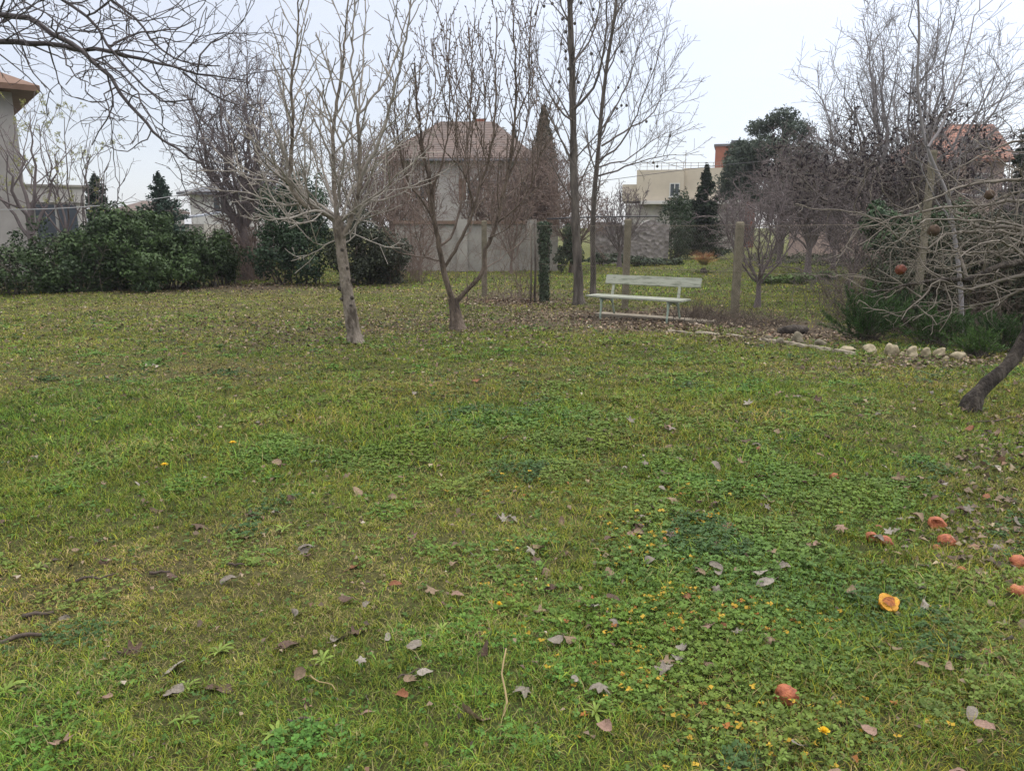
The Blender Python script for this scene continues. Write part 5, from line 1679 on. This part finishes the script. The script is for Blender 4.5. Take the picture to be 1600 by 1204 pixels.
# ------------------------------------------------------------------ chain link fence
M_WIRE = mat('dull galvanised wire', (.27, .23, .18), (.17, .14, .11), 20, .6, metal=.3)
M_RUST = mat('dark rusty pipe', (.05, .04, .04), (.03, .025, .025), 20, .7)
posts = [G(757, 462), G(838, 472), G(976, 484), G(1147, 497), G(1290, 510), G(1428, 520)]
fence = empty('chain_link_fence', (posts[2].x, posts[2].y, 0), 'chain link fence on concrete posts running behind the bench', 'fence')
fo = fence.location.copy()
PH = [1.78, 1.75, 1.78, 1.72, 1.70, 2.75]
for i, (q, h) in enumerate(zip(posts, PH)):
    if i in (1, 4): continue
    z0 = gz(q.x, q.y) - .1
    mb = MB()
    w_ = .062 if i != 5 else .042
    ln = random.uniform(-.02, .02)
    c = Vector((q.x, q.y, 0)) - fo
    lo = np.array([(c.x - w_, c.y - w_, z0), (c.x + w_, c.y - w_, z0), (c.x + w_, c.y + w_, z0), (c.x - w_, c.y + w_, z0)])
    hi = lo * 1.0; hi[:, 2] = h - .03; hi[:, 0] += ln
    tp = hi.copy(); tp[:, :2] = tp[:, :2] * .7 + np.array([c.x + ln, c.y]) * .3; tp[:, 2] = h
    V = np.concatenate([lo, hi, tp])
    fcs = [(k, (k + 1) % 4, 4 + (k + 1) % 4, 4 + k) for k in range(4)] + [(4 + k, 4 + (k + 1) % 4, 8 + (k + 1) % 4, 8 + k) for k in range(4)] + [(8, 9, 10, 11)]
    mb.raw(V, [fcs])
    o = mb.build('post', M_CONC if i != 4 else M_RUST, fence)
    if i == 5: o['label'] = 'tall mossy concrete post'
T = Tubes()
D = .05
for i in range(len(posts) - 1):
    a, b = posts[i], posts[i + 1]
    d = Vector((b.x - a.x, b.y - a.y, 0)); Ln = d.length; d.normalize()
    nrm = Vector((-d.y, d.x, 0)) * -.07
    hgt = 1.62
    nk = int(hgt / D)
    for j in range(int(Ln / D)):
        pts = []
        for k in range(nk + 1):
            s = j * D + (k % 2) * D
            sag = .012 * math.sin(s * 2.1) * math.sin(k * .1)
            q = a + d * s + nrm * (1 + sag)
            pts.append((q.x, q.y, gz(a.x, a.y) * (1 - s / Ln) + gz(b.x, b.y) * s / Ln + .04 + k * D + sag))
        T.add(pts, [.0018] * len(pts), 3)
T.build('wire_mesh', M_WIRE, fence, fo)
T = Tubes()
for hh in (.06, .85, 1.66):
    for i in range(len(posts) - 1):
        a, b = posts[i], posts[i + 1]
        d = Vector((b.x - a.x, b.y - a.y, 0)).normalized(); nrm = Vector((-d.y, d.x, 0)) * -.072
        q = [Vector((a.x, a.y, hh)).lerp(Vector((b.x, b.y, hh)), k / 6) + nrm + Vector((0, 0, -.012 * math.sin(math.pi * k / 6))) for k in range(7)]
        T.add(q, [.003] * 7, 4)
T.build('tension_wire', M_WIRE, fence, fo)

# ivy wrapped post and its neighbour pole
g = G(850, 472)
ivy = empty('ivy_post', (g.x, g.y, gz(g.x, g.y)), 'fence stake wrapped in dark ivy left of the tall straight tree', 'post')
MB().tube([(0, 0, -.05), (.01, 0, .9), (0, 0, 1.78)], [.045, .04, .04], 8).build('stake', M_GREYBARK, ivy, True)
n = 2600
t = RNG.random(n); a = RNG.uniform(0, 6.283, n)
rr = (.075 + .055 * vnoise(a * 1.5, t * 9, 5) + .035 * (t > .6)) * RNG.uniform(.5, 1.15, n)
c = np.stack([np.cos(a) * rr, np.sin(a) * rr, t * 1.72 + .02], 1)
nr = np.stack([np.cos(a), np.sin(a), np.full(n, .4)], 1) + RNG.normal(size=(n, 3)) * .5
col = np.array((.018, .034, .018)) + RNG.random((n, 1)) * np.array((.03, .045, .022))
build('foliage', leaf_quads(c, nr, .055 * RNG.uniform(.6, 1.3, n), .85, .2), [quads(n)], M_LEAFCOL, ivy, np.repeat(col, 4, 0))
for (px, py, lab) in ((829, 472, 'thin grey pole left of the ivy wrapped stake'), (835, 473, 'thin brown pole touching the ivy wrapped stake')):
    g = G(px, py)
    o = MB().tube([(0, 0, -.05), (.015, 0, .8), (-.01, 0, 1.72)], [.022, .02, .018], 8).build('pole', M_OLDTWIG if 'grey' in lab else M_GREYBARK, None, True)
    o.location = (g.x, g.y, gz(g.x, g.y)); tag(o, lab, 'pole', 'thin poles along the wire fence')


# ------------------------------------------------------------------ cables
def cable(label, pts, r, m, name='cable'):
    o = MB().tube(smooth_poly(pts, 1.0), r, 6).build(name, m, None, True)
    tag(o, label, 'cable')


M_CAB = mat('pale cable sheath', (.42, .42, .42), (.34, .34, .34), 10, .5)
M_CABD = mat('dark cable sheath', (.06, .06, .065), (.04, .04, .045), 10, .5)
cable('pale cable strung across above the left hedge', [P(-40, 328, 20.5), P(60, 327, 21), P(160, 321, 21.5), P(275, 306, 23), P(330, 293, 24)], .010, M_CAB)
cable('thin dark power line in front of the cream house', [P(900, 288, 34), P(1020, 272, 36), P(1130, 258, 38), P(1260, 246, 40)], .012, M_CABD)
cable('dark pipe rail running behind the bench to the thuja', [P(855, 342, 26), P(925, 339, 26), P(1030, 338, 26)], .022, M_CABD, 'pipe_rail')


# ------------------------------------------------------------------ buildings
M_ROOF = None


def tile_mat(name, c1, c2, sc):
    m, nt, b = nmat(name)
    N, L = nt.nodes, nt.links
    tc = N.new('ShaderNodeTexCoord')
    n = N.new('ShaderNodeTexNoise'); n.inputs['Scale'].default_value = 1.6; n.inputs['Detail'].default_value = 8; n.inputs['Roughness'].default_value = .75
    L.new(tc.outputs['Object'], n.inputs['Vector'])
    cr = N.new('ShaderNodeValToRGB'); cr.color_ramp.elements[0].position = .35; cr.color_ramp.elements[1].position = .66
    cr.color_ramp.elements[0].color = (*c2, 1); cr.color_ramp.elements[1].color = (*c1, 1)
    L.new(n.outputs['Fac'], cr.inputs['Fac'])
    wv = N.new('ShaderNodeTexWave'); wv.bands_direction = 'Z'; wv.inputs['Scale'].default_value = sc; wv.inputs['Distortion'].default_value = .6
    L.new(tc.outputs['Object'], wv.inputs['Vector'])
    bp = N.new('ShaderNodeBump'); bp.inputs['Strength'].default_value = .7; bp.inputs['Distance'].default_value = .05
    L.new(wv.outputs['Fac'], bp.inputs['Height']); L.new(bp.outputs['Normal'], b.inputs['Normal'])
    L.new(cr.outputs['Color'], b.inputs['Base Color']); b.inputs['Roughness'].default_value = .85
    return m


M_TILEB = tile_mat('brown roof tiles', (.145, .098, .08), (.078, .06, .053), 2.6)
M_TILER = tile_mat('red roof tiles', (.29, .12, .075), (.16, .078, .055), 2.6)
M_PLAST = mat('grey beige render', (.40, .375, .355), (.28, .26, .245), 1.2, .9, .2, 8)
M_CREAM = mat('cream render', (.56, .49, .39), (.47, .41, .33), 1.0, .9, .15, 8)
M_WHITE = mat('off white render', (.62, .60, .58), (.52, .50, .48), 1.0, .9, .15, 8)
M_BRICKR = mat('red brick', (.27, .105, .07), (.19, .078, .055), 3.0, .9, .3, 12)
M_WOODB = mat('brown soffit boards', (.20, .12, .085), (.13, .078, .055), 3, .8)
M_GLASS = mat('dark window glass', (.05, .06, .07), (.03, .035, .04), 2, .12, spec=.6)
M_FRAME = mat('white window frame', (.6, .6, .58), (.5, .5, .48), 5, .6)
M_BLUEG = mat('blue grey shutter', (.085, .10, .125), (.06, .07, .09), 3, .6)
M_GREYC = mat('stained cement wall', (.42, .395, .36), (.21, .195, .175), 1.8, .95, .4, 10, c3=(.35, .33, .30))
M_DROOF = mat('dark grey sheet roof', (.13, .135, .15), (.09, .09, .10), 2, .7)
M_COPE = mat('brown coping tiles', (.24, .165, .12), (.15, .10, .075), 3, .85)


def bld(name, label, loc, cat='house'):
    return empty(name, loc, label, cat)


def window(root, x, y, z, w_, h_, name='window', nrm=-1, pm=None):
    """in the -Y facing wall at y"""
    f = MB()
    t = .07
    f.box((x - w_ / 2, y - .05, z), (x - w_ / 2 + t, y + .02, z + h_)); f.box((x + w_ / 2 - t, y - .05, z), (x + w_ / 2, y + .02, z + h_))
    f.box((x - w_ / 2 + t, y - .05, z), (x + w_ / 2 - t, y + .02, z + t)); f.box((x - w_ / 2 + t, y - .05, z + h_ - t), (x + w_ / 2 - t, y + .02, z + h_))
    f.box((x - .03, y - .045, z + t), (x + .03, y + .02, z + h_ - t))
    wo = f.build(name, M_FRAME, root)
    MB().box((x - w_ / 2 + t, y - .02, z + t), (x - .03, y + .01, z + h_ - t)).box((x + .03, y - .02, z + t), (x + w_ / 2 - t, y + .01, z + h_ - t)).build('pane', pm or M_GLASS, wo)
    MB().box((x - w_ / 2 - .08, y - .12, z - .07), (x + w_ / 2 + .08, y - .001, z - .002)).build('sill', M_FRAME, wo)


def hip_roof(root, x0, x1, y0, y1, z0, rx0, rx1, zr, m, th=.16):
    ym = (y0 + y1) / 2
    V = [(x0, y0, z0), (x1, y0, z0), (x1, y1, z0), (x0, y1, z0), (rx0, ym, zr), (rx1, ym, zr), (x0, y0, z0 - th), (x1, y0, z0 - th), (x1, y1, z0 - th), (x0, y1, z0 - th)]
    mb = MB().raw(V, [[(0, 1, 5, 4), (2, 3, 4, 5), (0, 6, 7, 1), (1, 7, 8, 2), (2, 8, 9, 3), (3, 9, 6, 0), (6, 9, 8, 7)], [(1, 2, 5), (3, 0, 4)]])
    return mb.build('roof', m, root)


# hip roofed house behind the two front trees
YH = 46
xl, xr = P(606, 300, YH).x, P(828, 300, YH).x
ze = P(700, 252, YH).z; zr = P(730, 190, YH + 4).z
h1 = bld('hip_roof_house', 'grey house with a brown hipped tile roof behind the two front trees', ((xl + xr) / 2, YH, 0))
ox = (xl + xr) / 2
MB().box((xl - ox, 0, -.2), (xr - ox, 8, ze)).build('wall', M_PLAST, h1)
hip_roof(h1, xl - ox - .5, xr - ox + .5, -.5, 8.5, ze + .15, P(688, 190, YH + 4).x - ox, P(772, 190, YH + 4).x - ox, zr, M_TILEB)
for (qx, qy) in ((655, 296), (742, 296)):
    q = P(qx, qy, YH)
    window(h1, q.x - ox, -.012, q.z - .6, 1.0, 1.2)
MB().box((P(680, 242, YH).x - ox - .25, 1.0, P(680, 250, YH).z), (P(680, 242, YH).x - ox + .2, 1.5, P(680, 234, YH).z)).build('roof_vent', M_DROOF, h1)
MB().box((P(745, 190, YH).x - ox - .3, 4.6, zr - .8), (P(745, 190, YH).x - ox + .25, 5.1, zr + .25)).build('chimney', M_BRICKR, h1)

MB().tube([(xl - ox - .5, -.56, ze + .02), (xr - ox + .5, -.56, ze + .02)], .07, 8).build('gutter', M_DROOF, h1)
MB().tube([(xr - ox - .25, -.5, ze - .05), (xr - ox - .25, -.08, ze - .5), (xr - ox - .25, -.08, 0)], .05, 8).build('downpipe', M_DROOF, h1)
for qx in (655, 742):
    q = P(qx, 296, YH)
    for sx in (-1, 1):
        MB().box((q.x - ox + sx * .72 - .2, -.07, q.z - .6), (q.x - ox + sx * .72 + .2, -.015, q.z + .6)).build('shutter', M_WOODB, h1)

# garage / garden wall with coping
YW = 29.5
xl, xr = P(618, 380, YW).x, P(872, 380, YW).x
zt = P(720, 350, YW).z
w1 = bld('garden_wall', 'stained cement garden wall with brown coping below the hip roofed house', ((xl + xr) / 2, YW, 0), 'wall')
ox = (xl + xr) / 2
MB().box((xl - ox, 0, -.2), (xr - ox, .25, zt)).build('wall_body', M_GREYC, w1)
MB().box((xl - ox - .05, -.1, zt + .002), (xr - ox + .05, .36, zt + .12)).build('coping', M_COPE, w1)
for qx in (722, 830):
    x = P(qx, 350, YW).x - ox
    MB().box((x - .2, -.14, -.2), (x + .2, -.003, zt + .18)).build('pillar', M_GREYC, w1)
# white shed behind the wall
x0, x1 = P(758, 300, 36).x, P(832, 300, 36).x
s1 = bld('white_shed', 'pale shed rising behind the garden wall, right of the fruit tree', ((x0 + x1) / 2, 36, 0), 'shed')
ox = (x0 + x1) / 2
zt = P(790, 287, 36).z
MB().box((x0 - ox, 0, -.2), (x1 - ox, 3, zt)).build('wall', M_WHITE, s1)
MB().box((x0 - ox - .2, -.25, zt + .003), (x1 - ox + .2, 3.2, zt + .12)).build('roof', M_DROOF, s1)
q = P(795, 320, 36); window(s1, q.x - ox, -.012, q.z - .4, .8, .9)

# rough stone wall before the cream house
x0, x1 = P(930, 380, 33).x, P(1045, 380, 33).x
ox = (x0 + x1) / 2
sw = bld('stone_wall', 'rough grey stone wall in front of the cream house', (ox, 33, 0), 'wall')
m, nt, b = nmat('rubble masonry')
N, L = nt.nodes, nt.links
tc = N.new('ShaderNodeTexCoord'); vo = N.new('ShaderNodeTexVoronoi'); vo.inputs['Scale'].default_value = 6.5; vo.inputs['Randomness'].default_value = 1.0
L.new(tc.outputs['Object'], vo.inputs['Vector'])
cr = N.new('ShaderNodeValToRGB'); cr.color_ramp.elements[0].color = (.14, .125, .12, 1); cr.color_ramp.elements[1].color = (.30, .27, .26, 1)
L.new(vo.outputs['Color'], cr.inputs['Fac']); L.new(cr.outputs['Color'], b.inputs['Base Color'])
bp = N.new('ShaderNodeBump'); bp.inputs['Strength'].default_value = .9; bp.inputs['Distance'].default_value = .06; L.new(vo.outputs['Distance'], bp.inputs['Height']); L.new(bp.outputs['Normal'], b.inputs['Normal'])
b.inputs['Roughness'].default_value = .95
M_RUBBLE = m
xs = np.linspace(x0 - ox, x1 - ox, 24)
tops = P(990, 352, 33).z + (vnoise(xs * 1.3, xs * 0, 8) - .5) * .5
mb = MB()
for i in range(23):
    mb.raw([(xs[i], 0, -.1), (xs[i + 1], 0, -.1), (xs[i + 1], .5, -.1), (xs[i], .5, -.1), (xs[i], 0, tops[i]), (xs[i + 1], 0, tops[i + 1]), (xs[i + 1], .5, tops[i + 1]), (xs[i], .5, tops[i])],
           [[(0, 1, 5, 4), (4, 5, 6, 7), (2, 3, 7, 6)]])
mb.build('wall_body', M_RUBBLE, sw)

# cream flat roofed house
YC = 60
x0, x1, xm = P(972, 300, YC).x, P(1160, 300, YC).x, P(1066, 300, YC).x
ox = x0
zc = P(1000, 266, YC).z; zl = P(1000, 314, YC).z
c1 = bld('cream_house', 'cream flat roofed house with a roof railing right of the tall trees', (ox, YC, 0), 'house')
c1.rotation_euler = (0, 0, R(-10))
xs_ = P(994, 300, YC).x
MB().box((xs_ - ox, 0, zl), (xm - ox, 9, zc)).box((xm - ox + .003, .4, zl), (x1 - ox, 9, zc + .12)).box((x0 - ox, .3, zl), (xs_ - ox - .003, 8, P(985, 288, YC).z)).build('wall', M_CREAM, c1)
MB().box((x0 - ox + .3, .3, -.2), (x1 - ox, 8.9, zl - .25)).build('lower_wall', M_GREYC, c1)
MB().box((P(1000, 313, YC).x - ox, -.35, zl - .25), (x1 - ox, 8.95, zl - .002)).build('ledge', M_WHITE, c1)
q = P(1052, 306, YC)
window(c1, q.x - ox, -.012, q.z - .1, .75, 1.0)
q2 = P(1015, 335, YC); window(c1, q2.x - ox, .288, .9, 1.2, 1.2)
mb = MB()
for i in range(15):
    x = xs_ - ox + .2 + i * (x1 - xs_ - .5) / 14
    mb.tube([(x, .6, zc - .05), (x, .6, zc + .55)], .018, 5)
mb.tube([(xs_ - ox + .2, .6, zc + .52), (x1 - ox - .3, .6, zc + .52)], .018, 5)
mb.tube([(xs_ - ox + .2, .6, zc + .30), (x1 - ox - .3, .6, zc + .30)], .014, 5)
mb.build('railing', M_WIRE, c1)
mb = MB(); xa = P(1070, 260, YC).x - ox
mb.tube([(xa, 1.5, zc), (xa, 1.5, zc + 1.5)], .02, 5); mb.tube([(xa - .25, 1.5, zc + 1.3), (xa + .25, 1.5, zc + 1.3)], .012, 4); mb.tube([(xa - .2, 1.5, zc + 1.1), (xa + .2, 1.5, zc + 1.1)], .012, 4)
mb.build('antenna', M_WIRE, c1)

# red brick block
YB = 66
x0, x1 = P(1117, 250, YB).x, P(1182, 250, YB).x; ox = x0
zb = P(1130, 229, YB).z
r1 = bld('brick_block', 'red brick block rising behind the cream house, partly hidden by the pine', (ox, YB, 0), 'building')
r1.rotation_euler = (0, 0, R(-16))
MB().box((x0 - ox, 0, -.2), (x1 - ox, 5, zb)).build('wall', M_BRICKR, r1)
MB().box((x0 - ox - .12, -.12, zb + .002), (x1 - ox + .12, 5.1, zb + .18)).build('parapet', M_DROOF, r1)
MB().box((1.2, 1, zb + .182), (2.1, 1.6, zb + .55)).build('chimney', M_DROOF, r1)
q = P(1150, 282, YB); window(r1, q.x - ox, -.012, q.z, .8, 1.0)

# red roofed house at right
YR = 44
x0, x1 = P(1450, 260, YR).x, P(1570, 260, YR).x; ox = (x0 + x1) / 2
ze = P(1500, 252, YR).z
rr_ = bld('red_roof_house', 'pinkish house with a red tiled roof at the right behind the bare trees', (ox, YR, 0))
M_PINK = mat('pinkish render', (.40, .30, .265), (.32, .235, .21), 1.0, .9, .15, 8)
MB().box((x0 - ox, 0, -.2), (x1 - ox, 7, ze)).build('wall', M_PINK, rr_)
rf = hip_roof(rr_, x0 - ox - .4, x1 - ox + .4, -.5, 7.5, ze + .13, P(1485, 196, YR + 3.5).x - ox, P(1552, 196, YR + 3.5).x - ox, P(1500, 194, YR + 3.5).z, M_TILER)
q = P(1538, 238, YR)
dm = MB().box((q.x - ox - .5, .3, q.z), (q.x - ox + .5, 2.2, q.z + .7)).build('dormer', M_DROOF, rr_)
for qx in (1480, 1530):
    q = P(qx, 300, YR); window(rr_, q.x - ox, -.012, q.z - .2, .9, 1.2)

# pink wall further left behind the thicket
x0, x1 = P(1290, 330, 40).x, P(1440, 330, 40).x; ox = (x0 + x1) / 2
z1 = P(1350, 285, 40).z
pw = bld('low_house', 'low reddish brown building half hidden behind the right thicket', (ox, 40, 0), 'building')
MB().box((x0 - ox, 0, -.2), (x1 - ox, 5, z1)).build('wall', M_PINK, pw)
hip_roof(pw, x0 - ox - .3, x1 - ox + .3, -.4, 5.4, z1 + .13, x0 - ox + 1.5, x1 - ox - 1.5, z1 + 1.3, M_TILEB)
q = P(1390, 320, 40); window(pw, q.x - ox, -.012, q.z - .3, .9, 1.0)

# beige house at the left edge
YL = 24
xr = P(33, 250, YL).x
zw = P(28, 182, YL).z
lh = bld('beige_house', 'tall beige house with deep brown eaves at the left edge', (xr - 3, YL, 0))
lh.location = (xr, YL, 0); lh.rotation_euler = (0, 0, R(38))
MB().box((-9, 0, -.2), (0, 9, zw)).build('wall', M_PLAST, lh)
er = P(58, 143, YL).z
ov = .62
zz = max(.0, er - zw)
V = [(-9.6, -ov, zw - .02), (ov, -ov, zw - .02), (ov, 9.6, zw - .02), (-9.6, 9.6, zw - .02), (-9.6, -ov, zw + .14), (ov, -ov, zw + .14), (ov, 9.6, zw + .14), (-9.6, 9.6, zw + .14), (-5.5, 4.5, zw + 2.3), (-3.5, 4.5, zw + 2.3)]
V = [(a, b, c + zz) for a, b, c in V]
mbv = MB().raw(V, [[(0, 3, 2, 1), (0, 1, 5, 4), (1, 2, 6, 5), (2, 3, 7, 6), (3, 0, 4, 7), (4, 5, 9, 8), (6, 7, 8, 9)], [(5, 6, 9), (7, 4, 8)]])
mbv.build('roof', M_WOODB, lh)
MB().box((-8.97, .03, zw - .2), (-.03, 8.97, zw + zz - .022)).build('frieze', M_PLAST, lh)
window(lh, -1.6, -.012, 2.2, 1.0, 1.3)
MB().box((-1.4, 2.6, zw + zz + .5), (-.9, 3.1, zw + zz + 1.9)).build('chimney', M_BRICKR, lh)

# white annexe with blue grey shutters
YA = 30
x0, x1 = P(18, 320, YA).x, P(134, 320, YA).x; ox = (x0 + x1) / 2
zt = P(80, 293, YA).z; zm = P(80, 317, YA).z
an = bld('white_annexe', 'flat roofed white annexe with a blue grey band behind the hedge at left', (x1, YA, 0), 'building')
an.rotation_euler = (0, 0, R(30)); x0, x1, ox = -3.4, 0, 0
MB().box((x0 - ox, 0, zm), (x1 - ox, 5, zt)).build('parapet', M_WHITE, an)
MB().box((x0 - ox - .1, -.1, zt + .002), (x1 - ox + .1, 5.1, zt + .08)).build('coping', M_GREYC, an)
MB().box((x0 - ox + .02, .12, -.2), (x1 - ox - .02, 4.95, zm - .002)).build('wall', M_WHITE, an)
for i in range(4):
    xx = x0 - ox + .3 + i * .72
    MB().box((xx, .06, .9), (xx + .62, .117, zm - .08)).build('shutter', M_BLUEG, an)
# white garden wall at the far left
x0, x1 = P(-60, 360, 25.5).x, P(42, 360, 25.5).x; ox = (x0 + x1) / 2
ww = bld('white_wall', 'white garden wall with a grey cap at the far left behind the hedge', (ox, 23, 0), 'wall')
zt = P(10, 352, 23).z
MB().box((x0 - ox, 0, -.2), (x1 - ox, .2, zt)).build('wall_body', M_WHITE, ww)
MB().box((x0 - ox - .03, -.05, zt + .002), (x1 - ox + .03, .25, zt + .07)).build('cap', M_GREYC, ww)

# distant white house with dark roof
YD = 52
x0, x1 = P(298, 330, YD).x, P(430, 330, YD).x; ox = (x0 + x1) / 2
dh = bld('white_house', 'distant white house with a shallow dark roof behind the purple grey tree', (ox, YD, 0))
zt = P(330, 304, YD).z
MB().box((x0 - ox, 0, -.2), (x1 - ox, 7, zt)).build('wall', M_WHITE, dh)
hip_roof(dh, x0 - ox - .6, x1 - ox + .6, -.6, 7.6, zt + .14, -1.2, 1.2, P(360, 286, YD).z + .3, M_DROOF)
q = P(345, 325, YD); window(dh, q.x - ox, -.012, q.z - .4, 1.0, 1.2)
x0, x1 = P(245, 345, 44).x, P(320, 345, 44).x; ox = (x0 + x1) / 2
sh = bld('sheet_roof_shed', 'low shed with a bluish sheet roof in front of the distant white house', (ox, 44, 0), 'shed')
za, zb_ = P(300, 336, 44).z, P(255, 346, 44).z
MB().box((x0 - ox + .1, .1, -.2), (x1 - ox - .1, 3, min(za, zb_) - .14)).build('wall', M_GREYC, sh)
M_SHEET = mat('bluish sheet metal', (.27, .29, .33), (.20, .215, .25), 3, .5)
MB().raw([(x0 - ox, -.2, zb_), (x1 - ox, -.2, za), (x1 - ox, 3.2, za + .3), (x0 - ox, 3.2, zb_ + .3), (x0 - ox, -.2, zb_ - .08), (x1 - ox, -.2, za - .08), (x1 - ox, 3.2, za + .22), (x0 - ox, 3.2, zb_ + .22)],
         [[(0, 1, 2, 3), (7, 6, 5, 4), (0, 4, 5, 1), (1, 5, 6, 2), (2, 6, 7, 3), (3, 7, 4, 0)]]).build('roof', M_SHEET, sh)
x0, x1 = P(176, 320, 62).x, P(236, 320, 62).x; ox = (x0 + x1) / 2
ds = bld('distant_house', 'distant house with an orange brown roof between the two spruces', (ox, 62, 0))
zt = P(200, 332, 62).z
MB().box((x0 - ox, 0, -.2), (x1 - ox, 6, zt)).build('wall', M_PLAST, ds)
hip_roof(ds, x0 - ox - .4, x1 - ox + .4, -.4, 6.4, zt + .13, x0 - ox + 1, x1 - ox - 1, P(200, 312, 62).z, M_TILEB)

# ------------------------------------------------------------------ misty air
hz = MB().box((-170, -20, -2.5), (170, 130, 60)).build('haze', None)
m = bpy.data.materials.new('misty air'); m.use_nodes = True; nt = m.node_tree
for n_ in list(nt.nodes): nt.nodes.remove(n_)
o_ = nt.nodes.new('ShaderNodeOutputMaterial'); v_ = nt.nodes.new('ShaderNodeVolumePrincipled')
v_.inputs['Color'].default_value = (.92, .94, 1, 1); v_.inputs['Density'].default_value = .0005; v_.inputs['Anisotropy'].default_value = .2
nt.links.new(v_.outputs['Volume'], o_.inputs['Volume'])
hz.data.materials.clear(); hz.data.materials.append(m)
tag(hz, kind='stuff'); hz['label'] = 'thin winter mist in the air over the gardens'; hz['category'] = 'haze'
